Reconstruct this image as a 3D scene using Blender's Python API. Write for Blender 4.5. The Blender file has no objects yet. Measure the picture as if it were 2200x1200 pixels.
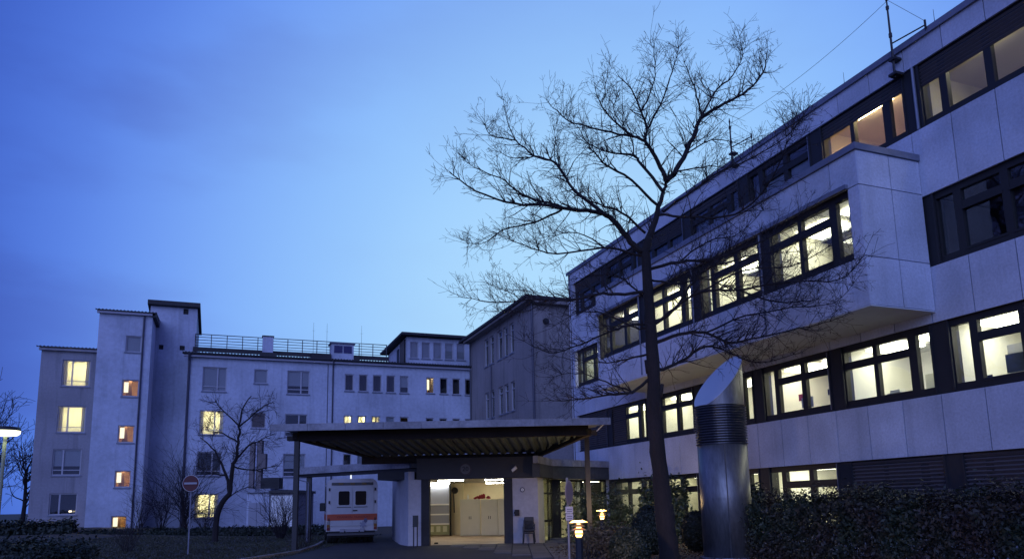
import bpy, math, random
import numpy as np
from mathutils import Vector, Matrix
random.seed(7)
rng = np.random.default_rng(7)
sc = bpy.context.scene
COL = sc.collection
# ------------------------------------------------------------ camera
F, CX, CY = 1589.0, 1100.0, 820.0          # focal length and optical centre in photograph pixels
yaw, pit, rol = math.radians(21.3536), math.radians(9.3146), math.radians(-1.1394)
fw = Vector((math.sin(yaw)*math.cos(pit), math.cos(yaw)*math.cos(pit), math.sin(pit)))
r0 = Vector((math.cos(yaw), -math.sin(yaw), 0)); u0 = r0.cross(fw)
rr = r0*math.cos(rol) + u0*math.sin(rol); uu = -r0*math.sin(rol) + u0*math.cos(rol)
EYE = Vector((0, 0, 1.6))
cam = bpy.data.cameras.new('camera'); camo = bpy.data.objects.new('camera', cam); COL.objects.link(camo)
cam.sensor_width = 36; cam.lens = F/2200*36; cam.shift_y = (CY-600)/2200; cam.clip_start = .1; cam.clip_end = 3000
m = Matrix((rr, uu, -fw)).transposed().to_4x4(); m.translation = EYE
camo.matrix_world = m
sc.camera = camo
# ------------------------------------------------------------ sky and light
G_DIR = (fw + rr*((1290-CX)/F) - uu*((760-CY)/F)).normalized()   # where the last light of the day glows
world = bpy.data.worlds.new('World'); sc.world = world; world.use_nodes = True
nt = world.node_tree; nt.nodes.clear()
def N(t, **k):
    n = nt.nodes.new(t)
    for a, b in k.items(): setattr(n, a, b)
    return n
def L(a, b): nt.links.new(a, b)
out = N('ShaderNodeOutputWorld'); bg = N('ShaderNodeBackground'); tc = N('ShaderNodeTexCoord')
dot = N('ShaderNodeVectorMath', operation='DOT_PRODUCT'); nrm = N('ShaderNodeVectorMath', operation='NORMALIZE')
L(tc.outputs['Generated'], nrm.inputs[0]); L(nrm.outputs[0], dot.inputs[0]); dot.inputs[1].default_value = G_DIR
ramp = N('ShaderNodeValToRGB'); cr = ramp.color_ramp; cr.interpolation = 'B_SPLINE'
mr = N('ShaderNodeMapRange'); mr.inputs[1].default_value = -1; mr.inputs[2].default_value = 1; L(dot.outputs['Value'], mr.inputs[0]); L(mr.outputs[0], ramp.inputs[0])
def lin(*c): return tuple(((x/255)/12.92 if x/255 <= .04045 else ((x/255+.055)/1.055)**2.4) for x in c)+(1,)
stops = [(0, lin(104, 122, 205)), (.55, lin(90, 110, 205)), (.77, lin(46, 70, 162)), (.84, lin(56, 88, 190)), (.89, lin(86, 128, 230)), (.93, lin(120, 166, 248)), (.97, lin(150, 200, 255)), (1, lin(182, 226, 255))]
for i, (p, c) in enumerate(stops):
    e = cr.elements[i] if i < 2 else cr.elements.new(p)
    e.position = p; e.color = c
# thin dusk clouds
mp = N('ShaderNodeMapping'); mp.inputs['Scale'].default_value = (1.5, 1.5, 4.2); mp.inputs['Location'].default_value = (1, 9, 4); L(nrm.outputs[0], mp.inputs[0])
no = N('ShaderNodeTexNoise'); no.inputs['Scale'].default_value = 1.7; no.inputs['Detail'].default_value = 5; no.inputs['Roughness'].default_value = .5; L(mp.outputs[0], no.inputs['Vector'])
cm = N('ShaderNodeMapRange'); cm.inputs[1].default_value = .43; cm.inputs[2].default_value = .66; cm.interpolation_type = 'SMOOTHSTEP'; L(no.outputs[0], cm.inputs[0])
mu = N('ShaderNodeMath', operation='MULTIPLY'); fd = N('ShaderNodeMapRange'); fd.inputs[1].default_value = .85; fd.inputs[2].default_value = .97; fd.inputs[3].default_value = 1.0; fd.inputs[4].default_value = .12; L(mr.outputs[0], fd.inputs[0]); L(fd.outputs[0], mu.inputs[1]); L(cm.outputs[0], mu.inputs[0])
mix = N('ShaderNodeMixRGB'); L(mu.outputs[0], mix.inputs[0]); L(ramp.outputs[0], mix.inputs[1])
dk = N('ShaderNodeMixRGB', blend_type='MULTIPLY'); dk.inputs[0].default_value = 1; dk.inputs[2].default_value = (.78, .68, .74, 1); L(ramp.outputs[0], dk.inputs[1]); L(dk.outputs[0], mix.inputs[2])
L(mix.outputs[0], bg.inputs[0]); bg.inputs[1].default_value = 1.0; L(bg.outputs[0], out.inputs[0])
sun = bpy.data.lights.new('afterglow', 'SUN'); sun.energy = 1.35; sun.angle = math.radians(50); sun.color = (.34, .45, 1.0)
suno = bpy.data.objects.new('afterglow', sun); COL.objects.link(suno)
suno.rotation_euler = Vector((.56, .84, -.40)).to_track_quat('-Z', 'Y').to_euler(); suno.location = (-40, -40, 40)
sc.view_settings.view_transform = 'Standard'; sc.view_settings.look = 'None'; sc.view_settings.exposure = 0; sc.view_settings.gamma = 1
sc.cycles.use_denoising = True; sc.cycles.max_bounces = 6; sc.cycles.diffuse_bounces = 3; sc.cycles.transparent_max_bounces = 24
sc.cycles.sample_clamp_indirect = 4; sc.cycles.use_light_tree = True
# ------------------------------------------------------------ pixel to place (used to read positions off the photograph)
def ray(x, y): return rr*((x-CX)/F) - uu*((y-CY)/F) + fw
def on(x, y, ax, c):
    d = ray(x, y); i = 'xyz'.index(ax); return EYE + d*((c-EYE[i])/d[i])
E1 = Vector((math.cos(yaw), -math.sin(yaw), 0)); E2 = Vector((math.sin(yaw), math.cos(yaw), 0))
def PD(x, y, D):                       # world point seen at photograph pixel x, y at distance D
    d = ray(x, y); return EYE + d*(D/d.dot(E2))
def SD(s, D, z=0): return E1*s + E2*D + Vector((0, 0, z))
# ------------------------------------------------------------ materials
MATS = {}
def mat(name, color, rough=.8, metal=0, noise=0, scale=20, bump=0, spec=.5, var=0, c2=None, nscale=None, stretch=None, trans=0, coat=0, streak=0):
    if name in MATS: return MATS[name]
    M = bpy.data.materials.new(name); M.use_nodes = True; t = M.node_tree; b = t.nodes['Principled BSDF']
    b.inputs['Base Color'].default_value = (*color, 1); b.inputs['Roughness'].default_value = rough; b.inputs['Metallic'].default_value = metal
    b.inputs['Specular IOR Level'].default_value = spec; b.inputs['Coat Weight'].default_value = coat
    last = None
    if noise or bump or var or c2:
        tcn = t.nodes.new('ShaderNodeTexCoord'); g = t.nodes.new('ShaderNodeNewGeometry')
        vec = g.outputs['Position']
        if stretch:
            mm = t.nodes.new('ShaderNodeMapping'); mm.inputs['Scale'].default_value = stretch; t.links.new(vec, mm.inputs[0]); vec = mm.outputs[0]
        n1 = t.nodes.new('ShaderNodeTexNoise'); n1.inputs['Scale'].default_value = scale; n1.inputs['Detail'].default_value = 6; n1.inputs['Roughness'].default_value = .65; t.links.new(vec, n1.inputs['Vector'])
        n2 = t.nodes.new('ShaderNodeTexNoise'); n2.inputs['Scale'].default_value = nscale or scale*.06; n2.inputs['Detail'].default_value = 4; t.links.new(vec, n2.inputs['Vector'])
        mx = t.nodes.new('ShaderNodeMixRGB'); mx.inputs[1].default_value = (*color, 1)
        c2 = c2 or tuple(c*(1-noise*1.6) for c in color)
        mx.inputs[2].default_value = (*c2, 1)
        r1 = t.nodes.new('ShaderNodeMapRange'); r1.inputs[1].default_value = .38; r1.inputs[2].default_value = .68; t.links.new(n2.outputs[0], r1.inputs[0]); t.links.new(r1.outputs[0], mx.inputs[0])
        m2 = t.nodes.new('ShaderNodeMixRGB'); m2.blend_type = 'MULTIPLY'; m2.inputs[0].default_value = 1; t.links.new(mx.outputs[0], m2.inputs[1])
        r2 = t.nodes.new('ShaderNodeMapRange'); r2.inputs[1].default_value = .3; r2.inputs[2].default_value = .7; r2.inputs[3].default_value = 1-noise; r2.inputs[4].default_value = 1+noise*.6; t.links.new(n1.outputs[0], r2.inputs[0])
        cmb = r2.outputs[0]
        if var:
            oi = t.nodes.new('ShaderNodeObjectInfo'); r3 = t.nodes.new('ShaderNodeMapRange'); r3.inputs[3].default_value = 1-var; r3.inputs[4].default_value = 1+var; t.links.new(oi.outputs['Random'], r3.inputs[0])
            mm2 = t.nodes.new('ShaderNodeMath'); mm2.operation = 'MULTIPLY'; t.links.new(cmb, mm2.inputs[0]); t.links.new(r3.outputs[0], mm2.inputs[1]); cmb = mm2.outputs[0]
        t.links.new(cmb, m2.inputs[2]); t.links.new(m2.outputs[0], b.inputs['Base Color'])
        if streak:
            ms = t.nodes.new('ShaderNodeMapping'); ms.inputs['Scale'].default_value = (2.6, 2.6, .16); t.links.new(g.outputs['Position'], ms.inputs[0]); n3 = t.nodes.new('ShaderNodeTexNoise'); n3.inputs['Scale'].default_value = 1.0; n3.inputs['Detail'].default_value = 5; n3.inputs['Roughness'].default_value = .6; t.links.new(ms.outputs[0], n3.inputs['Vector'])
            r4 = t.nodes.new('ShaderNodeMapRange'); r4.inputs[1].default_value = .52; r4.inputs[2].default_value = .72; r4.inputs[3].default_value = 1; r4.inputs[4].default_value = 1-streak; t.links.new(n3.outputs[0], r4.inputs[0])
            m5 = t.nodes.new('ShaderNodeMixRGB'); m5.blend_type = 'MULTIPLY'; m5.inputs[0].default_value = 1; t.links.new(m2.outputs[0], m5.inputs[1]); t.links.new(r4.outputs[0], m5.inputs[2]); t.links.new(m5.outputs[0], b.inputs['Base Color'])
        if bump:
            bp = t.nodes.new('ShaderNodeBump'); bp.inputs['Strength'].default_value = bump; bp.inputs['Distance'].default_value = .02; t.links.new(n1.outputs[0], bp.inputs['Height']); t.links.new(bp.outputs[0], b.inputs['Normal'])
    MATS[name] = M; return M
def emis(name, color, strength):
    if name in MATS: return MATS[name]
    M = bpy.data.materials.new(name); M.use_nodes = True; t = M.node_tree; t.nodes.clear()
    e = t.nodes.new('ShaderNodeEmission'); o = t.nodes.new('ShaderNodeOutputMaterial'); e.inputs[0].default_value = (*color, 1); e.inputs[1].default_value = strength
    t.links.new(e.outputs[0], o.inputs[0]); MATS[name] = M; return M
def glassmat():
    M = bpy.data.materials.new('window_glass'); M.use_nodes = True; t = M.node_tree; t.nodes.clear()
    o = t.nodes.new('ShaderNodeOutputMaterial'); mx = t.nodes.new('ShaderNodeMixShader'); tr = t.nodes.new('ShaderNodeBsdfTransparent'); gl = t.nodes.new('ShaderNodeBsdfGlossy'); fr = t.nodes.new('ShaderNodeFresnel')
    g = t.nodes.new('ShaderNodeNewGeometry'); n1 = t.nodes.new('ShaderNodeTexNoise'); n1.inputs['Scale'].default_value = .9; t.links.new(g.outputs['Position'], n1.inputs['Vector'])
    bp = t.nodes.new('ShaderNodeBump'); bp.inputs['Strength'].default_value = .12; bp.inputs['Distance'].default_value = .05; t.links.new(n1.outputs[0], bp.inputs['Height']); t.links.new(bp.outputs[0], gl.inputs['Normal'])
    io_ = t.nodes.new('ShaderNodeMapRange'); io_.inputs[3].default_value = 1.75; io_.inputs[4].default_value = 1/1.75; t.links.new(g.outputs['Backfacing'], io_.inputs[0]); t.links.new(io_.outputs[0], fr.inputs[0]); gl.inputs['Roughness'].default_value = .02; tr.inputs[0].default_value = (.93, .95, .93, 1)
    t.links.new(fr.outputs[0], mx.inputs[0]); t.links.new(tr.outputs[0], mx.inputs[1]); t.links.new(gl.outputs[0], mx.inputs[2]); t.links.new(mx.outputs[0], o.inputs[0]); return M
GLASS = glassmat()
CONC = mat('washed_concrete_panel', (.56, .60, .70), .85, noise=.17, scale=16, bump=.45, var=.07, nscale=.6, streak=.13)
PLAS = mat('pale_render', (.50, .54, .64), .92, noise=.15, scale=4.5, bump=.3, nscale=.35, streak=.2)
PLASD = mat('darker_render', (.31, .305, .34), .92, noise=.12, scale=7, bump=.3, nscale=.35, streak=.3)
BEIGE = mat('beige_render', (.27, .25, .25), .92, noise=.14, scale=8, bump=.3, nscale=.3, streak=.35)
BEIGE2 = mat('brown_grey_matt', (.20, .175, .175), .92, noise=.14, scale=8, bump=.3, nscale=.3)
FRAME = mat('dark_window_frame', (.014, .014, .016), .6, noise=.1, scale=6)
PILL = mat('dark_facade_cladding', (.017, .018, .022), .65, noise=.15, scale=5)
WFRAME = mat('pale_window_frame', (.40, .40, .45), .5, noise=.05, scale=6)
METALG = mat('grey_sheet_metal', (.22, .24, .30), .5, metal=.35, noise=.15, scale=5)
TILE = mat('dark_roof_tile', (.035, .035, .04), .7, noise=.25, scale=6)
SHUT = mat('dark_shutter_slat', (.085, .078, .084), .6, noise=.12, scale=5, stretch=(1, .3, 1))
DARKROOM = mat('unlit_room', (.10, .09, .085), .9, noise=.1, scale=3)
CREAM = mat('cream_room_wall', (.85, .83, .70), .9, noise=.03, scale=3)
WARM = mat('warm_room_wall', (.86, .72, .52), .9, noise=.03, scale=3)
PINK = mat('pinkish_room_wall', (.80, .68, .58), .9, noise=.03, scale=3)
BLIND = mat('grey_blind', (.30, .30, .36), .8, noise=.06, scale=3)
LAMPM = emis('fluorescent_tube', (1, .965, .76), 11)
WARMLAMP = emis('warm_room_lamp', (1, .76, .42), 45.0)
STEEL = mat('brushed_steel', (.27, .27, .27), .46, metal=.72, noise=.28, scale=14, stretch=(1, 1, .25), nscale=1.2)
BARK = mat('bark', (.022, .018, .020), .95, noise=.35, scale=30, bump=.6, stretch=(1, 1, .3))
TWIG = mat('twig', (.024, .019, .024), .9, noise=.2, scale=12)
WOOD = mat('dark_timber', (.024, .018, .015), .85, noise=.25, scale=14, stretch=(1, 1, 3))
DECK = mat('corrugated_deck', (.10, .13, .15), .6, metal=.1, noise=.2, scale=6)
FASC = mat('weathered_fascia', (.30, .31, .35), .7, noise=.25, scale=9, nscale=1.2)
POST = mat('dark_steel_post', (.022, .022, .025), .55, noise=.15, scale=9)
WHITEP = mat('white_paint', (.46, .46, .48), .4, noise=.05, scale=5, coat=.2)
BLACK = mat('black_rubber', (.012, .012, .013), .7, noise=.1, scale=20)
LEAF = mat('evergreen_leaf', (.018, .034, .016), .6, noise=.3, scale=4, c2=(.034, .022, .018), nscale=1.1)
LEAF2 = mat('laurel_leaf', (.05, .075, .035), .4, noise=.3, scale=5, c2=(.03, .05, .03), nscale=2)
LEAF3 = mat('yew_needles', (.018, .030, .018), .6, noise=.3, scale=8)
# ------------------------------------------------------------ mesh helpers
WORG = {}
class MB:
    def __init__(s, T=None): s.v = []; s.f = []; s.mi = []; s.T = T; s.m = 0
    def P(s, *p): p = Vector(p); return s.T(*p) if s.T else p
    def add(s, vs, fs):
        o = len(s.v); s.v += [s.P(*v) for v in vs]; s.f += [tuple(i+o for i in f) for f in fs]; s.mi += [s.m]*len(fs); return s
    def box(s, x0, x1, y0, y1, z0, z1):
        return s.add([(x0,y0,z0),(x1,y0,z0),(x1,y1,z0),(x0,y1,z0),(x0,y0,z1),(x1,y0,z1),(x1,y1,z1),(x0,y1,z1)],
                     [(0,3,2,1),(4,5,6,7),(0,1,5,4),(1,2,6,5),(2,3,7,6),(3,0,4,7)])
    def bevbox(s, x0, x1, y0, y1, z0, z1, b=.02):     # box with its upright and top edges cut off
        pts = [(x0+b,y0),(x1-b,y0),(x1,y0+b),(x1,y1-b),(x1-b,y1),(x0+b,y1),(x0,y1-b),(x0,y0+b)]
        cx, cy = (x0+x1)/2, (y0+y1)/2
        top = [(cx+(x-cx)*(1-b/(x1-cx)) , cy+(y-cy)*(1-b/(y1-cy))) for x, y in pts]
        vs = [(x,y,z0) for x,y in pts]+[(x,y,z1-b) for x,y in pts]+[(x,y,z1) for x,y in top]
        fs = [tuple(range(7,-1,-1)), tuple(range(16,24))]
        for k in (0, 8): fs += [(k+i, k+(i+1)%8, k+8+(i+1)%8, k+8+i) for i in range(8)]
        return s.add(vs, fs)
    def prism(s, poly, h0, h1):                        # polygon in first two axes, extruded along the third
        n = len(poly); return s.add([(x,y,h0) for x,y in poly]+[(x,y,h1) for x,y in poly],
            [tuple(range(n-1,-1,-1)), tuple(range(n,2*n))]+[(i,(i+1)%n,n+(i+1)%n,n+i) for i in range(n)])
    def ring_prism(s, pts0, pts1):                     # two matching 3-D outlines joined
        n = len(pts0); return s.add(list(pts0)+list(pts1), [tuple(range(n-1,-1,-1)), tuple(range(n,2*n))]+[(i,(i+1)%n,n+(i+1)%n,n+i) for i in range(n)])
    def tube(s, pts, rad, n=6, cap=True):
        pts = [Vector(p) for p in pts]
        if not hasattr(rad, '__len__'): rad = [rad]*len(pts)
        vs = []; a = None
        for i, p in enumerate(pts):
            d = (pts[min(i+1,len(pts)-1)]-pts[max(i-1,0)])
            if d.length < 1e-9: d = Vector((0,0,1))
            d.normalize()
            if a is None: a = d.cross(Vector((0,0,1)) if abs(d.z) < .9 else Vector((1,0,0))).normalized()
            else: a = (a-d*a.dot(d)).normalized()
            b = d.cross(a)
            vs += [tuple(p+(a*math.cos(2*math.pi*k/n)+b*math.sin(2*math.pi*k/n))*rad[i]) for k in range(n)]
        fs = [(i*n+k, i*n+(k+1)%n, (i+1)*n+(k+1)%n, (i+1)*n+k) for i in range(len(pts)-1) for k in range(n)]
        if cap: fs += [tuple(range(n-1,-1,-1)), tuple(range((len(pts)-1)*n, len(pts)*n))]
        return s.add(vs, fs)
    def lathe(s, c, prof, n=24):                       # profile of (radius, height) about a vertical axis
        vs = [(c[0]+r*math.cos(2*math.pi*k/n), c[1]+r*math.sin(2*math.pi*k/n), c[2]+h) for r, h in prof for k in range(n)]
        fs = [(i*n+k, i*n+(k+1)%n, (i+1)*n+(k+1)%n, (i+1)*n+k) for i in range(len(prof)-1) for k in range(n)]
        return s.add(vs, fs+[tuple(range(n-1,-1,-1)), tuple(range((len(prof)-1)*n, len(prof)*n))])
    def build(s, name, mats, parent=None, org=None, smooth=False):
        me = bpy.data.meshes.new(name)
        pw = WORG.get(parent.name, Vector((0,0,0))) if parent else Vector((0,0,0))
        if org is None:
            if parent: a = np.array([tuple(v) for v in s.v]); org = Vector(((a[:,0].min()+a[:,0].max())/2, (a[:,1].min()+a[:,1].max())/2, a[:,2].min()))
            else: a = np.array([tuple(v) for v in s.v]); org = Vector(((a[:,0].min()+a[:,0].max())/2, (a[:,1].min()+a[:,1].max())/2, a[:,2].min()))
        org = Vector(org)
        me.from_pydata([tuple(v-org) for v in s.v], [], s.f)
        for M in (mats if isinstance(mats, (list, tuple)) else [mats]): me.materials.append(M)
        if any(s.mi): me.polygons.foreach_set('material_index', s.mi)
        if smooth: me.polygons.foreach_set('use_smooth', [True]*len(s.f))
        return link(name, me, parent, org)
def link(name, me, parent=None, org=Vector((0,0,0))):
    o = bpy.data.objects.new(name, me); COL.objects.link(o)
    pw = Vector((0,0,0))
    if parent: o.parent = parent; pw = WORG[parent.name]
    o.location = Vector(org)-pw; WORG[o.name] = Vector(org); return o
def thing(name, loc, label, cat, group=None):
    o = link(name, None, None, Vector(loc)); o.empty_display_size = .3
    return tag(o, label, cat, group)
def tag(o, label=None, cat=None, group=None, kind=None):
    if label: o['label'] = label
    if cat: o['category'] = cat
    if group: o['group'] = group
    if kind: o['kind'] = kind
    return o
def Thall(X): return lambda a, d, z: Vector((X-d, a, z))      # a runs along the facade, d stands out of it
def Tfar(Y): return lambda a, d, z: Vector((a, Y-d, z))
def Tsd(s, D, z): return SD(s, D, z)
def quads_mesh(name, cen, nor, size, M, parent=None, org=None, aspect=.45, fold=True):   # many leaf-sized faces
    n = len(cen); a = rng.normal(size=(n,3)); a -= (a*nor).sum(1)[:,None]*nor; a /= np.linalg.norm(a,axis=1)[:,None]; b = np.cross(nor, a)
    sz = size*(.6+.8*rng.random(n))[:,None]
    v = np.stack([cen-a*sz, cen-b*sz*aspect+nor*sz*.15, cen+a*sz, cen+b*sz*aspect+nor*sz*.15], 1).reshape(-1,3)
    org = Vector(org) if org is not None else Vector(v.mean(0))
    me = bpy.data.meshes.new(name); me.vertices.add(4*n); me.vertices.foreach_set('co', (v-np.array(org)).ravel())
    me.loops.add(4*n); me.loops.foreach_set('vertex_index', np.arange(4*n)); me.polygons.add(n); me.polygons.foreach_set('loop_start', np.arange(n)*4)
    me.materials.append(M); me.update(); me.validate()
    return link(name, me, parent, org)
def textobj(s, size, T, M, parent, name='lettering', org=None):
    cu = bpy.data.curves.new('t', 'FONT'); cu.body = s; cu.size = size; cu.align_x = 'CENTER'; cu.align_y = 'CENTER'; cu.extrude = .004; cu.resolution_u = 2
    to = bpy.data.objects.new('t', cu); COL.objects.link(to); dg = bpy.context.evaluated_depsgraph_get()
    me = bpy.data.meshes.new_from_object(to.evaluated_get(dg)); bpy.data.objects.remove(to)
    vs = [T(*v.co) for v in me.vertices]; fs = [tuple(p.vertices) for p in me.polygons]
    b = MB(); b.v = vs; b.f = fs; b.mi = [0]*len(fs); return b.build(name, M, parent)

# ================================================================== GROUND
def noise2(x, y): return .5*math.sin(x*.11+y*.07)+.3*math.sin(x*.23-y*.19+1)+.2*math.sin(x*.51+y*.43)
ground = MB()
def gz(x, y):      # the ground climbs gently towards the far left
    t = max(0, min(1, (y-30)/28)); l = max(0, min(1, (2-x)/10)); return .55*t*l*(t*t*(3-2*t))**.3 if t > 0 else 0
xs = sorted(set([-900, -300, -120, -60]+[i*2 for i in range(-20, 21)]+[60, 120, 300, 900])); ys = sorted(set([-300, -100, -40, -10]+[i*2 for i in range(0, 44)]+[100, 140, 300, 900, 1500]))
vs = [(x, y, gz(x, y)) for y in ys for x in xs]; nx = len(xs)
ground.add(vs, [(j*nx+i, j*nx+i+1, (j+1)*nx+i+1, (j+1)*nx+i) for j in range(len(ys)-1) for i in range(nx-1)])
GRASSM = mat('winter_lawn', (.040, .043, .034), .95, noise=.3, scale=9, bump=.5, c2=(.045, .045, .035), nscale=.5)
tag(ground.build('ground', GRASSM, org=(0,0,0), smooth=True), 'dark winter lawn and open ground around the clinic', kind='structure')
ASPH = mat('asphalt', (.032, .033, .036), .85, noise=.25, scale=40, bump=.4, nscale=.6)
road = MB()
rp = [SD(-8.6, 34.5), SD(-8.0, 31), SD(-7.6, 27), SD(-9, 18), SD(-14, 8), SD(-14, -8), SD(14, -8), SD(9, 8), SD(2.6, 17), SD(1.2, 24), SD(1.0, 30.2), SD(-4.2, 30.2), SD(-4.4, 37), SD(-8.6, 37.2)]
road.add([(p.x, p.y, .02) for p in rp], [tuple(range(len(rp)))]); tag(road.build('driveway', ASPH, org=(0,0,0)), 'dark asphalt ambulance drive leading under the canopy', kind='structure')
PAVE = mat('concrete_paver', (.11, .108, .105), .85, noise=.22, scale=26, bump=.3, var=.10, nscale=1.5)
fp = thing('forecourt', SD(-.4, 26.5, .02), 'paved strip of grey concrete slabs before the garage and entrance', 'paving'); del fp['category']; fp['kind'] = 'structure'
slabm = None
for i in range(15):
    for j in range(15):
        s0 = -3.1+i*.6; D0 = 20.6+j*.62
        if s0 > 3.2 and D0 < 27 or s0 < -3.1+(29.9-D0)*.42: continue
        if slabm is None:
            b = MB(Tsd); b.bevbox(0, .575, 0, .595, 0, .06, .01); slab0 = b.build('paving_slab', PAVE, fp, org=(0,0,0)); slabm = slab0.data; bpy.data.objects.remove(slab0)
        o = link('paving_slab', slabm, fp, SD(s0, D0, -.008+random.uniform(-.004, .004)))
        o.location.z += 0

kb = link('kerb', None, None, Vector((0,0,0))); kb['kind'] = 'structure'; kb['label'] = 'row of concrete kerb stones along the left edge of the drive'
kpts = [SD(-8.75, 34.4), SD(-8.15, 31), SD(-7.75, 27), SD(-9.15, 18), SD(-14.2, 8)]; kme = None
for i in range(len(kpts)-1):
    a, c = kpts[i], kpts[i+1]; d = (c-a); nk = int(d.length/1.0)
    for k in range(nk):
        if kme is None: q = MB(); q.bevbox(0, .985, -.07, .07, -.05, .11, .015); o = q.build('kerb_stone', mat('kerb_concrete', (.22, .22, .21), .9, noise=.2, scale=20, var=.1), kb, org=(0,0,0)); kme = o.data; bpy.data.objects.remove(o)
        p = a+d*(k/nk); o = link('kerb_stone', kme, kb, Vector((p.x, p.y, random.uniform(0, .012)))); o.rotation_euler.z = math.atan2(d.y, d.x)
# ================================================================== HALL (right building)
XR = 16.5; P0 = 12.95; PIT = 3.42; YN = -4.2; YF = 33.62; TH = Thall(XR)
BANDS = [(2.58, 4.07), (5.86, 7.30), (9.16, 10.97), (12.72, 13.42)]
WINS = [(.55, 2.58), (4.07, 5.86), (7.30, 9.16), (10.97, 12.72)]
hall = thing('clinic_wing', (XR, 20, 0), 'long four storey wing with pale concrete panels, dark window bands and a projecting bay', 'building')
b = MB(TH)
for z0, z1 in [(-.6, .55)]+BANDS: b.box(YN, YF-.03, -.42, -.055, z0, z1)     # spandrels behind the panels
for z in (.30, 3.22, 6.5, 9.9): b.box(YN, YF-.03, -12, -.43, z, z+.25)        # floors
b.box(YN, YF-.03, -12, -.43, 12.9, 13.3); b.box(YN, YF-.03, -12.3, -12, -.6, 13.3)
b.box(YF-.03, YF+.22, -12.3, -.055, -.6, 13.36); b.box(YN-.25, YN, -12.3, -.055, -.6, 13.36)
b.build('wall', mat('rough_structure', (.03, .03, .033), .9), hall)
b = MB(TH); b.box(YN-.3, YF+.3, -.5, .07, 13.421, 13.50); b.box(YN-.3, YF+.3, .03, .07, 13.33, 13.42); b.box(YN-.3, YF+.3, -12.4, -.5, 13.37, 13.45); b.build('roof_edge', METALG, hall)
# concrete facing panels, every one its own piece
pw = PIT/3
def panels(T, a0, a1, z0, z1, step, off, parent, M=CONC, gap=.028, th=.052, shade=None):
    e = [a0]; k = math.floor((a0-off)/step)+1
    while off+k*step < a1-.12:
        if off+k*step > a0+.12: e.append(off+k*step)
        k += 1
    e.append(a1); cache = {}
    for i in range(len(e)-1):
        w = round(e[i+1]-e[i]-gap, 3)
        if w not in cache:
            q = MB(lambda x, d, z, T=T: T(x, d, z)-T(0, 0, 0)); q.box(0, w, -th, 0, 0, z1-z0-.022); o = q.build('panel', M, parent, org=(0,0,0)); cache[w] = o.data; bpy.data.objects.remove(o)
        link('panel', cache[w], parent, T(e[i]+gap/2, random.uniform(-.003, .001), z0+.011))
BAYN, BAYF, XB = 12.93, 26.85, 14.35
for bi, (z0, z1) in enumerate(BANDS):
    panels(TH, 5.5 if bi < 3 else 5.5, YF, z0, z1, pw, P0+.1, hall)
b = MB(TH); b.box(YN, 5.5, -.052, 0, 2.58, 4.07); b.box(YN, 5.5, -.052, 0, 5.86, 7.3); b.box(YN, 5.5, -.052, 0, 9.16, 10.97); b.box(YN, 5.5, -.052, 0, 12.72, 13.42); b.build('wall_cladding', CONC, hall)
panels(TH, 5.5, YF, -.3, .55, pw, P0+.1, hall)
panels(lambda a, d, z: Vector((XR+a, YF+.222+d, z)), 0, 3, -.5, 13.38, 1.2, 0, hall, gap=.02)
# end corner pier facing the garage side
b = MB(TH)
for z0, z1 in WINS: b.box(YF-.28, YF, -.3, -.002, z0+.001, z1-.001)
b.build('corner_pier', CONC, hall)
FURN = [mat('pale_wood_furniture', (.55, .42, .26), .6), mat('office_grey_furniture', (.42, .43, .46), .6), mat('white_furniture', (.75, .74, .70), .6), mat('blue_grey_furniture', (.22, .27, .36), .6), mat('paper_notice', (.62, .58, .42), .7)]
def room(T, a0, a1, z0, z1, depth, wallM, lit, parent, lamp=None, d0=-.44, lampz=None, nl=2):
    q = MB(T); dd = -depth
    q.add([(a0,d0,z0),(a1,d0,z0),(a1,dd,z0),(a0,dd,z0),(a0,d0,z1),(a1,d0,z1),(a1,dd,z1),(a0,dd,z1)], [(0,1,2,3),(4,5,6,7),(3,2,6,7),(0,3,7,4),(1,2,6,5)])
    o = q.build('room', wallM, parent)
    if lit and nl > 1:
        for k in range(2):
            q = MB(T); am = a0+(a1-a0)*(k+.5)/2; w = (a1-a0)*.17
            q.box(am-w, am+w, d0-1.55, d0-.55, z1-.10, z1-.05); q.build('ceiling_lamp', lamp or LAMPM, o)
        for k in range(3):                                    # shelves, notices and cupboards on the back wall
            h = z1-z0; c = a0+(a1-a0)*(k+random.uniform(.2, .8))/3; w = random.uniform(.12, .45); zz = z0+h*random.uniform(.42, .62)
            q = MB(T); q.box(c-w, c+w, dd+.004, dd+random.choice((.03, .03, .35)), zz, zz+random.uniform(.15, .55)); q.build(random.choice(('notice_board', 'wall_cupboard')), random.choice(FURN), o)
        if random.random() < .6:
            q = MB(T); c = a0+(a1-a0)*random.uniform(.1, .9); q.box(c-.35, c+.35, dd+.4, dd+1.0, z0, z0+.8+random.uniform(.5, .95)); q.build('cupboard', random.choice(FURN), o)
    elif lit:
        q = MB(T); am = (a0+a1)/2; w = min(.62, (a1-a0)*.2); e_ = .12 if (a1-a0) > 3 else .5; q.box(am-w, am+w, d0-e_-.18, d0-e_, z1-.10, z1-.05); q.build('ceiling_lamp', lamp or LAMPM, o)
    return o
def shutter(T, a0, a1, z0, z1, parent, d=-.09, M=SHUT, step=.095):
    q = MB(T); n = max(2, int((z1-z0)/step)); st = (z1-z0)/n
    for i in range(n):
        z = z0+i*st; q.add([(a0,d-.022,z),(a1,d-.022,z),(a1,d+.022,z+st*.55),(a0,d+.022,z+st*.55),(a0,d-.022,z+st*.93),(a1,d-.022,z+st*.93)], [(0,1,2,3),(3,2,5,4)])
    q.add([(a0,d-.03,z0),(a1,d-.03,z0),(a1,d-.03,z1),(a0,d-.03,z1)], [(0,1,2,3)])
    return tag(q.build('shutter', M, parent), kind='stuff')
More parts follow.
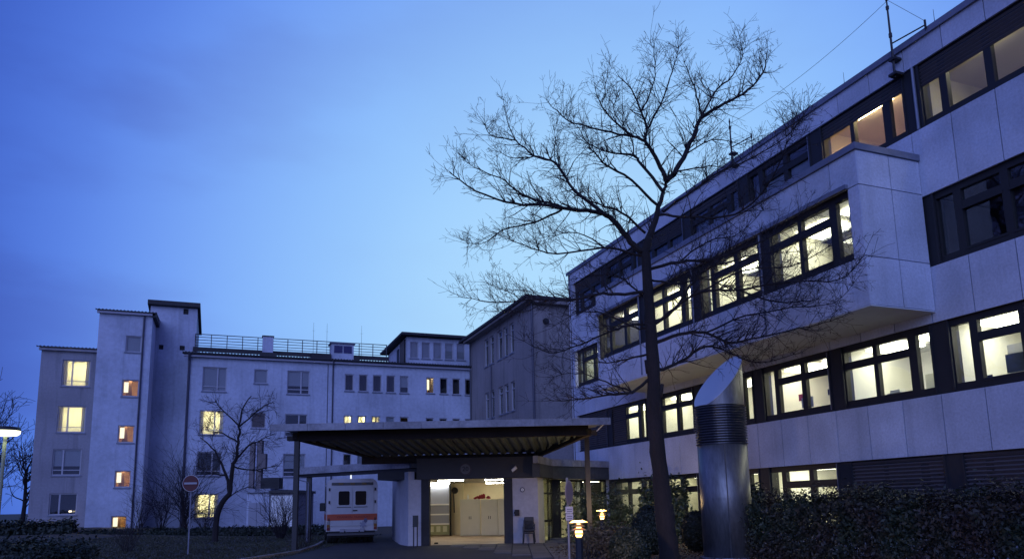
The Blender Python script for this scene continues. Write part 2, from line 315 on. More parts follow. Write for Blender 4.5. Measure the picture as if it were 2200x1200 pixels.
EVEN = [('n', .30, .73), ('w', .97, 1.97), ('w', 2.11, 3.12)]
ODD = [('w', .27, 1.27), ('w', 1.46, 2.45), ('n', 2.65, 3.12)]
def unit(T, parent, k, z0, z1, transom=True, wall=CREAM, lit=True, depth=3.4, shut=None, shut_all=None, drop=0, lamp=None, pdepth=-.33, nl=2):
    """one structural bay of a window band: dark frame with mullions, three panes, room behind"""
    y0 = P0+k*PIT; pat = EVEN if k % 2 == 0 else ODD
    fr = MB(T); A0, A1 = y0+.26, y0+3.16; zb, zt = z0+.20, z1-.16
    fr.box(A0, A1, -.24, -.10, z0, zb); fr.box(A0, A1, -.24, -.10, zt, z1)
    edges = [A0]
    for ty, a, c in pat: edges += [y0+a, y0+c]
    edges.append(A1)
    for i in range(0, len(edges), 2):
        if edges[i+1]-edges[i] > .01: fr.box(edges[i], edges[i+1], -.24, -.10, zb, zt)
    fr.box(A0, A1, -.10, -.03, z0, z0+.05)                       # sill ledge
    panes = []
    for ty, a, c in pat:
        if ty == 'w' and transom:
            t1 = zt-.30; t0 = t1-.20; fr.box(y0+a, y0+c, -.23, -.11, t0, t1); panes += [(a, c, zb, t0), (a, c, t1, zt)]
            # opening sash: a thin proud edge round the lower light
            fr.box(y0+a-.03, y0+c+.03, -.10, -.085, t0-.02, t0+.04); fr.box(y0+a-.03, y0+c+.03, -.10, -.085, zb-.04, zb+.02)
        else: panes.append((a, c, zb, zt))
    w = fr.build('window', FRAME, parent)
    for a, c, p0, p1 in panes:
        q = MB(T); q.box(y0+a-.01, y0+c+.01, -.175, -.165, p0-.01, p1+.01); q.build('pane', GLASS, w)
    q = MB(T); ge = y0+.30 if k % 2 else y0+.245; q.box(ge-.02, ge+.015, -.075, -.045, z0+.05, z1-.02); q.build('guide_rail', METALG, w)
    room(T, y0+.02, y0+PIT-.02, z0-.8, z1+.02, depth, wall, lit, parent, lamp=lamp, d0=-.43, nl=nl)
    for (ty, a, c) in (shut or []): shutter(T, y0+a-.12, y0+c+.12, z0+.06, z1-.02, w)
    if drop: shutter(T, A0+.02, A1-.02, z1-drop, z1-.02, w)
    return w
def pillar(T, k, z0, z1, parent, d=-.06):
    q = MB(T); y = P0+k*PIT; q.box(y-.26, y+.26, -.42, d, z0+.003, z1-.003); q.box(y-.27, y-.22, d, d+.03, z0+.003, z1-.003); q.box(y+.22, y+.27, d, d+.03, z0+.003, z1-.003); return q.build('pillar', PILL, parent)
KS = range(-2, 6)
for k in range(-3, 6):
    for fi, (z0, z1) in enumerate(WINS):
        if fi == 2 and 1 <= k <= 4: continue                     # behind the bay
        pillar(TH, k, z0, z1, hall)
# first floor: lit
for k in KS:
    if k <= -2: unit(TH, hall, k, 4.07, 5.86, lit=True, shut=[('x', .3, 3.1)])
    elif k == -1: w = unit(TH, hall, k, 4.07, 5.86, wall=mat('white_room_wall', (.86, .85, .80), .9, noise=.02), shut=[('w', .27, 1.2)])
    elif k == 4: unit(TH, hall, k, 4.07, 5.86, shut=[('w', 2.11, 3.10)])
    elif k == 5: unit(TH, hall, k, 4.07, 5.86, lit=False, wall=DARKROOM, shut_all=True, shut=[('x', .38, 3.04)])
    else: unit(TH, hall, k, 4.07, 5.86, wall=[MATS['white_room_wall'], mat('pale_room_wall', (.86, .82, .72), .9, noise=.02), CREAM, CREAM][k], depth=[3.2, 4.2, 3.0, 3.6][k])
# ground floor
for k in KS:
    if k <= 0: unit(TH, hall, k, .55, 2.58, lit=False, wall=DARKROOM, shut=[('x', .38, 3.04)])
    elif k in (1, 2): unit(TH, hall, k, .55, 2.58, wall=CREAM)
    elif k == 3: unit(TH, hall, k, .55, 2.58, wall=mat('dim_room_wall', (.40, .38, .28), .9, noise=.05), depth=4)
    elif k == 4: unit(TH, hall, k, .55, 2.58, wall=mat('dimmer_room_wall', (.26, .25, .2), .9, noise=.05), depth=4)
# second floor
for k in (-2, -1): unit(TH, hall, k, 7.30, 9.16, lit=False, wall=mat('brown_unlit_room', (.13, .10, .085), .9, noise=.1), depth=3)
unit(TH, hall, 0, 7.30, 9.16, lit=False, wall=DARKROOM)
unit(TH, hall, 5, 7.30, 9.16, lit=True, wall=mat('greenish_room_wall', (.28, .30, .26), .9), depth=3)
# third floor: mostly dark, three warm panes
for k in KS:
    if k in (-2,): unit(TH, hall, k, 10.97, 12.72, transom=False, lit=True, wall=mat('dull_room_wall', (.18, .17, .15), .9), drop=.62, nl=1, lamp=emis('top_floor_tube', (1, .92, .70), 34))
    elif k == -1: unit(TH, hall, k, 10.97, 12.72, transom=False, wall=mat('taupe_room_wall', (.55, .51, .48), .9, noise=.03), drop=.62, nl=1, lamp=MATS['top_floor_tube'])
    elif k == 0: unit(TH, hall, k, 10.97, 12.72, transom=False, wall=PINK, drop=.45, lamp=WARMLAMP, depth=3.2, nl=1)
    else: unit(TH, hall, k, 10.97, 12.72, lit=False, wall=mat('painted_sky_reflection', (.62, .64, .74), .9, noise=.06), depth=.75, drop=(.0, .15, .3, .6, .2, .5)[k % 6])  # pale walls close behind the glass stand in for reflected sky
# ---- projecting bay, part of the same wing
TB = Thall(XB)
b = MB(TB)
b.box(BAYN+.055, BAYF-.05, -.40, -.055, 6.145, 7.38); b.box(BAYN+.055, BAYF-.05, -.40, -.055, 9.22, 10.14)
b.box(BAYN+.055, BAYN+.2, XB-XR, -.40, 6.145, 10.14); b.box(BAYF-.2, BAYF-.05, XB-XR, -.40, 6.145, 10.14); b.box(BAYN+.2, BAYF-.2, XB-XR, -.42, 9.9, 10.12)
b.box(BAYN+.055, 13.30, -.40, -.055, 7.38, 9.22); b.box(26.68, BAYF-.05, -.40, -.055, 7.38, 9.22)
b.build('bay_structure', MATS['rough_structure'], hall)
b = MB(TB); b.box(BAYN, BAYF, XB-XR+.003, 0, 6.12, 6.142); o = b.build('bay_soffit', mat('cream_soffit', (.68, .73, .76), .85, noise=.08, scale=3, nscale=.7), hall)
for z0, z1 in ((6.145, 7.38), (9.22, 10.13)): panels(TB, BAYN, BAYF, z0, z1, pw, P0-.27, hall)
panels(TB, BAYN, 13.29, 7.38, 9.22, 5, 0, hall); panels(TB, 26.70, BAYF, 7.38, 9.22, 5, 0, hall)
TS = lambda a, d, z: Vector((XB+a, BAYN-d, z))                    # the bay's near cheek
for z0, z1 in ((6.145, 7.38), (7.38, 9.22), (9.22, 10.13)): panels(TS, .004, XR-XB-.002, z0, z1, 1.09, 0, hall)
TS2 = lambda a, d, z: Vector((XB+a, BAYF+d, z))
for z0, z1 in ((6.145, 7.38), (7.38, 9.22), (9.22, 10.13)): panels(TS2, .004, XR-XB-.002, z0, z1, 1.09, 0, hall)
b = MB(); b.box(XB-.06, XR-.002, BAYN-.05, BAYF+.05, 10.131, 10.30); b.build('bay_roof', METALG, hall)
b = MB(TB); b.box(13.26, 26.68, .002, .10, 9.215, 9.33); b.build('sun_blind_box', METALG, hall)
for k in range(0, 4):
    TBk = Thall(XB)
    P0s = P0; P0 = P0s+.12-.03*k*.5; unit(TBk, hall, k, 7.38, 9.22, wall=CREAM, depth=3.5, pdepth=0, nl=2); P0 = P0s
for k in range(1, 4):
    P0s = P0; P0 = P0s+.12-.015*k; pillar(TB, k, 7.38, 9.22, hall, d=-.04)
    q = MB(TB); q.tube([(P0+k*PIT+.12, .03, 6.2), (P0+k*PIT+.12, .03, 9.2)], .03, 6); q.build('rain_pipe', METALG, hall); P0 = P0s
# rain pipe and mast brackets are on the fascia
b = MB(TH); b.tube([(12.83, -.02, 10.98), (12.83, -.02, 12.72)], .04, 6); b.build('rain_pipe', METALG, hall)
# masts on the roof edge
def mast(y, zt, zb, arm, label):
    t = thing('aerial_mast', (XR-.16, y, zb), label, 'antenna', 'aerial masts along the roof edge')
    q = MB(); x = XR-.2; q.tube([(x, y, zb), (x, y, zb+(zt-zb)*.55), (x, y, zt-.35)], [.035, .03, .025], 6); q.lathe((x, y, zt-.35), [(.04, 0), (.045, .1), (.02, .12), (.02, .25), (.035, .27), (.01, .42)], 6); q.lathe((x, y, zb+(zt-zb)*.5), [(.045, 0), (.045, .12)], 6); q.build('pole', POST, t)
    q = MB(); q.box(XR-.30, XR-.0, y-.12, y+.12, zb+.05, zb+.12); q.box(XR-.26, XR-.0, y-.10, y+.10, zb+.5, zb+.56); q.build('bracket', POST, t)
    if arm:
        q = MB(); q.tube([(x, y, zb+(zt-zb)*.42), (x+.1, y-.95, zb+(zt-zb)*.40)], .02, 5); q.tube([(x+.1, y-.95, zb+(zt-zb)*.36), (x+.1, y-.95, zb+(zt-zb)*.46)], .03, 5); q.build('arm', POST, t)
        q = MB(); q.tube([(x, y, zt-.05), (x+.1, y-.95, zb+(zt-zb)*.45)], .006, 3); q.tube([(x+.1, y-.95, zb+(zt-zb)*.36), (x+.12, y-.93, 13.4)], .012, 3); q.build('stay_wire', POST, t)
    return t
mast(13.17, 14.95, 12.60, True, 'tall roof mast with side arm and stay wires nearest the camera')
mast(19.94, 14.9, 13.1, True, 'small roof mast behind the crown of the large bare tree')
b = MB(); pts = []
for i in range(17):
    t = i/16; pts.append((XR-.2, 13.17+(19.94-13.17)*t, 14.85+(14.75-14.85)*t-.25*4*t*(1-t)))
b.tube(pts, .007, 3); tag(b.build('aerial_wire', POST), 'thin wire strung between the two roof masts against the sky', 'cable')
for y, lab in ((15.1, 'thin lightning rod on roof edge left of the near mast'), (12.1, 'thin lightning rod right of the near mast'), (22.5, 'thin lightning rod seen through the upper tree crown'), (27.3, 'thin lightning rod near the far end of the wing, right one'), (29.0, 'thin lightning rod near the far end of the wing, middle one'), (32.0, 'thin lightning rod near the far end of the wing, left one')):
    b = MB(); b.tube([(XR+.1, y, 13.4), (XR+.1, y, 14.4 if y > 18 else 13.95)], [.012, .006], 4); b.box(XR+.04, XR+.16, y-.06, y+.06, 13.40, 13.46); tag(b.build('lightning_rod', POST), lab, 'lightning rod', 'lightning rods on the wing roof')
# things inside the lit rooms
def plantleaf(c, r, n, M, label, name='house_plant', cat='plant', hh=1.0):
    t = thing(name, c, label, cat)
    cen = rng.normal(size=(n,3)); cen /= np.linalg.norm(cen,axis=1)[:,None]; cen *= (rng.random(n)**.4)[:,None]*r; cen[:,2] = cen[:,2]*hh+r*hh
    nor = rng.normal(size=(n,3)); nor /= np.linalg.norm(nor,axis=1)[:,None]
    o = quads_mesh('foliage', cen+np.array(c), nor, .06, M, t, org=c); o['kind'] = 'stuff'
    q = MB(); q.lathe((c[0], c[1], c[2]-.22), [(.10, 0), (.14, .22)], 10); q.build('pot', mat('clay_pot', (.25, .12, .08), .8), t); return t
GREEN = mat('lit_leaf', (.22, .30, .10), .6, noise=.3, scale=9)
plantleaf((XR+.95, 23.85, 4.25), .42, 700, GREEN, 'leafy green plant behind the lit window right of the large tree trunk', hh=1.5)
plantleaf((XR+.95, 20.45, 4.25), .42, 600, GREEN, 'leafy green plant in the lit pane just right of the steel duct', hh=1.6)
def pic(y, z, w, h, M, label, x=XR+3.38, name='wall_notice', cat='notice', frame=True):
    t = MB(); t.box(x-.03, x-.004, y-w/2, y+w/2, z, z+h); o = t.build(name, [M], None); tag(o, label, cat); return o
REDP = mat('red_print', (.5, .03, .03), .6); BLUEP = mat('blue_grey_print', (.07, .10, .18), .6); GREYP = mat('pale_grey_print', (.32, .33, .38), .6); ORAN = mat('peach_door', (.85, .50, .22), .6); WHITE2 = mat('office_white', (.8, .8, .78), .6)
def deskthing(y, z, x, parts, label, name, cat):
    t = thing(name, (x, y, z), label, cat)
    for nm, M, (a0, a1, c0, c1, h0, h1) in parts:
        q = MB(); q.bevbox(x+c0, x+c1, y+a0, y+a1, z+h0, z+h1, min(.01, (h1-h0)*.3)); q.build(nm, M, t)
    return t
deskthing(18.3, 4.30, XR+.7, [('screen', GREYP, (-.25, .25, 0, .04, .12, .45)), ('stand', BLACK, (-.05, .05, .0, .06, 0, .12))], 'red edged computer screen behind the first lit window right of the duct', 'computer_monitor', 'monitor')
pic(19.0, 4.75, .32, .22, REDP, 'small red notice in narrow lit pane right of the steel duct', x=XR+1.2)
pic(18.2, 4.5, .9, .9, ORAN, 'peach coloured door panel inside the lit room beyond the duct', x=XR+3.1, name='door_panel', cat='door')
pic(16.9, 4.72, .05, .16, BLACK, 'small dark ornament on the right pane of the second lit window', x=XR+.6, name='window_ornament', cat='ornament')
pic(17.25, 4.66, .05, .18, BLACK, 'small dark ornament left of its twin on the lit office window', x=XR+.6, name='window_ornament', cat='ornament')
pic(14.4, 4.35, .62, .55, mat('drawing_print', (.55, .55, .42), .7), 'large child like drawing fixed to the white wall under the bay', x=XR+1.6, name='wall_drawing', cat='drawing')
deskthing(14.95, 4.3, XR+.6, [('body', GREYP, (-.22, .22, 0, .35, 0, .10)), ('tray', WHITE2, (-.16, .16, .05, .3, .101, .18))], 'grey office printer on the sill under the bay', 'office_printer', 'printer')
pic(13.25, 4.3, .4, .36, GREYP, 'grey chair back piled with papers in the narrow pane beside the bay', x=XR+.7, name='chair_back', cat='chair')
pic(13.1, 5.0, .10, .42, BLUEP, 'dark coat hanging in the narrow lit pane beside the bay', x=XR+1.0, name='hanging_coat', cat='coat')
pic(11.75, 4.45, .5, .45, BLUEP, 'blue picture leaning in the rightmost lit window', x=XR+1.0, name='blue_picture', cat='picture')
pic(11.4, 4.2, 1.6, 1.0, mat('grey_partition', (.45, .46, .52), .8), 'grey partition standing behind the blue picture', x=XR+1.4, name='partition_screen', cat='partition')
pic(12.25, 4.2, .3, .22, BLACK, 'dark box on the sill of the rightmost narrow pane', x=XR+.6, name='storage_box', cat='box')
deskthing(15.8, 11.1, XR+.7, [('shade', mat('lamp_white', (.85, .8, .7), .6), (-.22, .22, 0, .3, .5, .8)), ('stand', WHITE2, (-.03, .03, .1, .2, 0, .5))], 'white shaded floor lamp in the warm top floor room', 'floor_lamp', 'lamp')

# ================================================================== FAR BUILDINGS
def pxrect(x0, x1, y0, y1, Y):
    a = on(x0, (y0+y1)/2, 'y', Y); c = on(x1, (y0+y1)/2, 'y', Y); t = on((x0+x1)/2, y0, 'y', Y); q = on((x0+x1)/2, y1, 'y', Y); return a.x, c.x, q.z, t.z
def farwin(parent, Y, rect, mull=None, trans=None, state='dark', fw_=.07, sill=True, FM=WFRAME, rec=.10, cols=None):
    T = Tfar(Y); a0, a1, z0, z1 = rect
    f = MB(T); f.box(a0, a1, -rec-.04, -rec+.02, z0, z0+fw_); f.box(a0, a1, -rec-.04, -rec+.02, z1-fw_, z1); f.box(a0, a0+fw_, -rec-.04, -rec+.02, z0+fw_, z1-fw_); f.box(a1-fw_, a1, -rec-.04, -rec+.02, z0+fw_, z1-fw_)
    cs = [a0+fw_]; 
    if mull: am = a0+(a1-a0)*mull; f.box(am-fw_*.7, am+fw_*.7, -rec-.04, -rec+.02, z0+fw_, z1-fw_); cs += [am-fw_*.7, am+fw_*.7]
    cs.append(a1-fw_); zs = [z0+fw_]
    if trans: zm = z0+(z1-z0)*trans; f.box(a0+fw_, a1-fw_, -rec-.038, -rec+.018, zm-.03, zm+.03); zs += [zm-.03, zm+.03]
    zs.append(z1-fw_)
    w = f.build('window', FM, parent)
    for i in range(0, len(cs), 2):
        for j in range(0, len(zs), 2):
            q = MB(T); q.box(cs[i], cs[i+1], -rec-.015, -rec-.008, zs[j], zs[j+1]); q.build('pane', GLASS, w)
    if sill: q = MB(T); q.box(a0-.06, a1+.06, -.05, .07, z0-.09, z0-.005); q.build('window_sill', METALG, w)
    if state == 'blind':
        q = MB(T); q.box(a0+.03, a1-.03, -rec-.09, -rec-.07, z0+.04, z1-.04); q.build('blind', BLIND, w)
    elif state == 'half':
        q = MB(T); q.box(a0+.03, a1-.03, -rec-.09, -rec-.07, z0+(z1-z0)*.35, z1-.04); q.build('blind', BLIND, w)
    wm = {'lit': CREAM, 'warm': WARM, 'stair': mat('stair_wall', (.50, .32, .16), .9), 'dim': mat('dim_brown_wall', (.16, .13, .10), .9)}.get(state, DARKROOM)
    room(T, a0-.45, a1+.45, z0-.35, z1+.25, 2.2, wm, state in ('lit', 'warm', 'stair', 'dim'), parent, lamp={'lit': emis('ward_lamp', (1, .88, .52), 110), 'warm': MATS.get('ward_lamp', LAMPM), 'stair': WARMLAMP, 'dim': emis('weak_lamp', (1, .8, .5), 3)}.get(state), d0=-.31, nl=1)
    if state == 'lit' or state == 'warm':
        for s_ in (0, 1):    # gathered curtains
            q = MB(T); cw = (a1-a0)*.16; x0 = a0+.02 if s_ == 0 else a1-.02-cw; n = 5
            for k in range(n): q.add([(x0+cw*k/n, -rec-.13-(k % 2)*.05, z0+.05), (x0+cw*(k+1)/n, -rec-.13-((k+1) % 2)*.05, z0+.05), (x0+cw*(k+1)/n, -rec-.13-((k+1) % 2)*.05, z1-.05), (x0+cw*k/n, -rec-.13-(k % 2)*.05, z1-.05)], [(0,1,2,3)])
            q.build('curtain', mat('pale_curtain', (.7, .62, .42), .9), w)
    elif state == 'stair':
        q = MB(T); q.add([(a0+.1, -1.0, z0-.3), (a0+(a1-a0)*.55, -1.0, z0-.3), (a0+(a1-a0)*.45, -1.0, z1+.2), (a0+(a1-a0)*.30, -1.0, z1+.2)], [(0,1,2,3)]); q.build('stair_panel', mat('stair_brown', (.16, .08, .04), .8), w)
        q = MB(T); q.box(a0+.08, a0+.36, -.5, -.45, z0+.35, z1-.12); q.build('wall_lamp', emis('stair_lamp_glow', (1, .92, .66), 1.6), w)
def wall_with_holes(T, a0, a1, z0, z1, holes, M, parent, th=.30, name='wall', rev=True):
    xs_ = sorted(set([a0, a1]+[h[0] for h in holes]+[h[1] for h in holes])); zs_ = sorted(set([z0, z1]+[h[2] for h in holes]+[h[3] for h in holes]))
    q = MB(T)
    for j in range(len(zs_)-1):
        run = None
        for i in range(len(xs_)-1):
            cx, cz = (xs_[i]+xs_[i+1])/2, (zs_[j]+zs_[j+1])/2
            solid = (a0 < cx < a1 and z0 < cz < z1) and not any(h[0] < cx < h[1] and h[2] < cz < h[3] for h in holes)
            if solid and run is None: run = xs_[i]
            if (not solid or i == len(xs_)-2) and run is not None:
                e = xs_[i+1] if solid else xs_[i]
                q.add([(run,0,zs_[j]),(e,0,zs_[j]),(e,0,zs_[j+1]),(run,0,zs_[j+1])], [(0,1,2,3)]); run = None
    for h in holes:
        x0, x1, y0, y1 = h[:4]; q.add([(x0,0,y0),(x1,0,y0),(x1,0,y1),(x0,0,y1),(x0,-th,y0),(x1,-th,y0),(x1,-th,y1),(x0,-th,y1)], [(0,4,5,1),(1,5,6,2),(2,6,7,3),(3,7,4,0)])
    return q.build(name, M, parent)
def side(pts, M, parent, name='wall'):
    q = MB(); q.add(pts, [tuple(range(len(pts)))]); return q.build(name, M, parent)
def eaves_tiles(T, a0, a1, z, parent, d_out=.35, back=2.6, rise=.75, pitch_=.23):
    q = MB(T); n = int((a1-a0)/pitch_)*4
    for i in range(n+1):
        a = a0+(a1-a0)*i/n; h = .035*(1+math.cos(2*math.pi*i/4))
        for (d, zz) in ((d_out, z), (-back, z+rise)): q.v.append(T(a, d, zz+h)); 
        q.v.append(T(a, d_out, z-.06))
    for i in range(n): q.f += [(3*i, 3*i+3, 3*i+4, 3*i+1), (3*i+2, 3*i+5, 3*i+3, 3*i)]; q.mi += [0, 0]
    return tag(q.build('roof_tiles', TILE, parent), kind='stuff')
def downpipe(pts, parent, r=.055, M=None): q = MB(); q.tube(pts, r, 7); return q.build('downpipe', M or mat('zinc_pipe', (.06, .06, .085), .5, noise=.1), parent)

# ---- main ward block
ward = thing('ward_block', (8, 61, 0), 'long pale three storey ward block behind the canopy, with a roof railing', 'building')
WL = []
def addw(x0, x1, y0, y1, **k): WL.append((pxrect(x0, x1, y0, y1, 60), k))
addw(435, 487, 788, 840, mull=.62, trans=.2, state='blind'); addw(546, 575, 793, 823, state='blind'); addw(617, 665, 796, 846, mull=.62, trans=.2, state='half')
for i, x in enumerate((741, 771, 801, 830, 859)): addw(x, x+19, 803+i*1.0, 839+i*1.2, state='half' if i == 4 else 'dark')
for i, x in enumerate((916, 945, 972, 999)): addw(x, x+17, 810+i*1.2, 844+i*1.4, state='stair' if i == 0 else 'dark')
addw(428, 481, 881, 933, mull=.62, trans=.2, state='lit'); addw(540, 571, 886, 919, state='dim'); addw(612, 660, 889, 937, mull=.62, trans=.2)
for i, x in enumerate((738, 768, 798, 829, 859)): addw(x, x+19, 892+i*.7, 929+i*.7, state=('lit', 'lit', 'lit', 'blind', 'dim')[i])
for i, x in enumerate((915, 944, 972, 999)): addw(x, x+17, 897+i*.6, 932+i*.6, state='dark')
addw(422, 475, 970, 1021, mull=.62, trans=.2); addw(608, 656, 974, 1023, mull=.62, trans=.2, state='half'); addw(539, 570, 976, 1008)
for i, x in enumerate((737, 767, 797, 827)): addw(x, x+18, 974+i*.3, 1010, state=('dark', 'blind', 'dark', 'dark')[i])
addw(417, 469, 1060, 1112, mull=.62, trans=.2, state='lit')
wall_with_holes(Tfar(60), -2.83, 19.6, -1, 13.12, [r for r, k in WL], PLAS, ward)
for r, k in WL: farwin(ward, 60, r, **k)
side([(-2.83, 60, -1), (-2.83, 66, -1), (-2.83, 66, 13.6), (-2.83, 60, 13.12)], PLAS, ward)
b = MB(Tfar(60)); b.box(-3.1, 19.6, .002, .30, 13.02, 13.20); b.build('eaves', mat('eaves_board', (.36, .36, .42), .8), ward)
eaves_tiles(Tfar(60), -3.2, 19.6, 13.32, ward, d_out=.42, back=1.6, rise=.12)
b = MB(); b.box(-2.83, 19.6, 61.6, 72, 13.0, 13.30); b.build('roof', TILE, ward)
b = MB(Tfar(60)); b.tube([(-3.2, .38, 13.24), (19.55, .38, 13.24)], .07, 6); b.build('gutter', MATS['dark_window_frame'], ward)
downpipe([(-2.72, 59.55, 13.2), (-2.72, 59.9, 12.7), (-2.72, 59.9, -.5)], ward, .09)
downpipe([(7.95, 59.6, 13.2), (7.95, 59.93, 12.7), (7.95, 59.93, -.5)], ward)
downpipe([(7.55, 59.97, 13.0), (7.55, 59.97, -.5)], ward, .025)
# roof railing with a solid bottom board
rail = thing('roof_railing', (5, 62, 13.3), 'grey railing along the flat roof of the ward block', 'railing')
b = MB()
for z in (15.26, 15.03, 14.80, 14.57, 14.36):
    b.tube([(-2.45, 62, z), (12.75, 62, z)], .028 if z < 15.2 else .035, 5)
b.build('rail', mat('galvanised_rail', (.055, .065, .07), .5), rail)
b = MB(); b.box(-2.6, 12.9, 61.93, 61.98, 13.86, 14.22); b.build('kick_board', TILE, rail)
for i in range(14):
    x = -2.45+i*1.165; q = MB(); q.box(x-.03, x+.03, 62.0, 62.06, 13.3, 15.28); q.build('railing_post', MATS['galvanised_rail'], rail)
for (x0, x1, z0, z1, lab) in ((2.55, 3.35, 13.3, 15.22, 'pale vent stack box poking through the roof railing'),):
    t = thing('roof_vent_box', ((x0+x1)/2, 61.5, z0), lab, 'roof vent'); q = MB(); q.box(x0, x1, 61.2, 61.85, z0, z1); q.build('casing', PLAS, t); q = MB(); q.box(x0-.06, x1+.06, 61.14, 61.9, z1, z1+.07); q.build('cap', TILE, t); q = MB(); q.box(x0-.15, x1+.3, 61.05, 61.95, 13.3, 13.9); q.build('base', TILE, t)
t = thing('roof_lantern', (8.9, 61.2, 13.3), 'small dormer like roof hatch with two blue panes beside the railing', 'dormer')
rx0, rx1, rz0, rz1 = pxrect(712, 760, 738, 766, 61)
q = MB(); q.box(rx0, rx1, 61, 62.2, 13.3, rz1); q.build('casing', PLAS, t)
for i in (0, 1):
    x0 = rx0+.22+i*(rx1-rx0-.3)/2; q = MB(); q.box(x0, x0+(rx1-rx0)/2-.24, 60.96, 60.99, rz0+.32, rz1-.18); q.build('pane', mat('blue_reflecting_glass', (.03, .03, .10), .08, spec=.8), t)
q = MB(); q.box(rx0-.12, rx1+.12, 60.86, 62.3, rz1, rz1+.07); q.build('roof', METALG, t)
q = MB(); q.box(rx0-1.6, rx0-.05, 60.8, 61.9, 13.3, 14.0); q.build('flashing', TILE, t); q = MB(); q.box(rx1, rx1+.5, 60.9, 61.8, 13.3, 13.95); q.build('flashing', TILE, t)
for x, lab in ((6.6, 'thin rod antenna on the ward roof left of the dormer'), (7.7, 'second thin rod antenna left of the dormer'), (10.6, 'thin rod antenna right of the dormer')):
    q = MB(); q.tube([(x, 62.3, 13.3), (x, 62.3, 16.9)], [.018, .008], 4); q.tube([(x-.12, 62.3, 16.2), (x+.12, 62.3, 16.2)], .006, 3); tag(q.build('roof_antenna', POST), lab, 'antenna', 'thin rods on the ward roof')
# ---- lift and stair tower behind
tower = thing('lift_tower', (-4.1, 63, 0), 'tallest pale tower with a dark pitched cap and three small square vents', 'tower')
TT = Tfar(62); vents = [pxrect(394, 405, 663, 675, 62), pxrect(341, 351, 740, 750, 62), pxrect(386, 397, 742, 752, 62)]
wall_with_holes(TT, -5.75, -2.40, -1, 17.35, vents, PLAS, tower)
for r in vents: q = MB(TT); q.box(r[0], r[1], -.24, -.15, r[2], r[3]); [q.box(r[0]+.01, r[1]-.01, -.15, -.12, r[2]+(r[3]-r[2])*(i+.2)/4, r[2]+(r[3]-r[2])*(i+.6)/4) for i in range(4)]; q.build('vent_grille', FRAME, tower)
side([(-2.40, 62, -1), (-2.40, 67.5, -1), (-2.40, 67.5, 16.6), (-2.40, 62, 17.35)], PLAS, tower); side([(-5.75, 62, -1), (-5.75, 67.5, -1), (-5.75, 67.5, 16.6), (-5.75, 62, 17.35)], PLAS, tower)
q = MB(); q.add([(-5.95, 61.6, 17.34), (-2.2, 61.6, 17.34), (-2.2, 67.8, 16.45), (-5.95, 67.8, 16.45), (-5.95, 61.6, 17.68), (-2.2, 61.6, 17.68), (-2.2, 67.8, 16.7), (-5.95, 67.8, 16.7)], [(0,3,2,1),(4,5,6,7),(0,1,5,4),(1,2,6,5),(2,3,7,6),(3,0,4,7)]); q.build('roof', TILE, tower)
stair = thing('stair_tower', (-7.2, 60, 0), 'pale stair tower with one small lit window on each landing', 'tower')
SW = [(pxrect(270, 304, 721, 756, 59), dict(state='blind')), (pxrect(262, 298, 815, 851, 59), dict(state='stair')), (pxrect(253, 288, 913, 950, 59), dict(state='stair')), (pxrect(246, 281, 1010, 1046, 59), dict(state='stair')), (pxrect(238, 272, 1107, 1141, 59), dict(state='stair'))]
wall_with_holes(Tfar(59), -8.76, -5.30, -1, 15.85, [r for r, k in SW], PLAS, stair)
for r, k in SW: farwin(stair, 59, r, **k)
side([(-5.30, 59, -1), (-5.30, 63, -1), (-5.30, 63, 15.85), (-5.30, 59, 15.85)], mat('sidelit_render', (.66, .65, .70), .9), stair)  # right face painted lighter, the light on it put into the colour
side([(-8.76, 59, -1), (-8.76, 66, -1), (-8.76, 66, 15.85), (-8.76, 59, 15.85)], PLAS, stair)
q = MB(Tfar(59)); q.box(-8.9, -5.15, .002, .25, 15.72, 15.88); q.build('eaves', MATS['eaves_board'], stair)
eaves_tiles(Tfar(59), -9.0, -5.05, 15.94, stair, d_out=.32, back=4, rise=.2)
q = MB(); q.box(-5.3, -5.05, 58.75, 63, 15.62, 15.93); q.build('verge', TILE, stair)
downpipe([(-5.85, 58.9, 15.7), (-5.85, 58.9, -.5)], stair, .06)
blk = thing('end_block', (-10.7, 62, 0), 'darker grey end block with two lit windows at the far left', 'building')
BW = [(pxrect(133, 194, 773, 829, 61), dict(state='lit', mull=.36, trans=.2)), (pxrect(123, 184, 872, 928, 61), dict(state='lit', mull=.36, trans=.2)), (pxrect(112, 174, 964, 1020, 61), dict(state='half', mull=.36, trans=.2)), (pxrect(105, 165, 1059, 1105, 61), dict(state='dark', mull=.36))]
wall_with_holes(Tfar(61), -12.57, -8.76, -1, 13.3, [r for r, k in BW], PLASD, blk)
for r, k in BW: farwin(blk, 61, r, **k)
side([(-12.57, 61, -1), (-12.57, 70, -1), (-12.57, 70, 13.3), (-12.57, 61, 13.3)], PLASD, blk)
q = MB(Tfar(61)); q.box(-12.7, -8.76, .002, .25, 13.18, 13.34); q.build('eaves', MATS['darker_render'], blk)
eaves_tiles(Tfar(61), -12.85, -8.76, 13.42, blk, d_out=.32, back=4, rise=.2)
q = MB(); q.tube([(-9.9+.0, 60.4, 1.62), (-9.9, 60.4, 1.72)], .09, 8); tag(q.build('window_candle', emis('candle_glow', (1, .85, .6), 3)), 'small glowing light on the sill of the lowest left window', 'lamp')
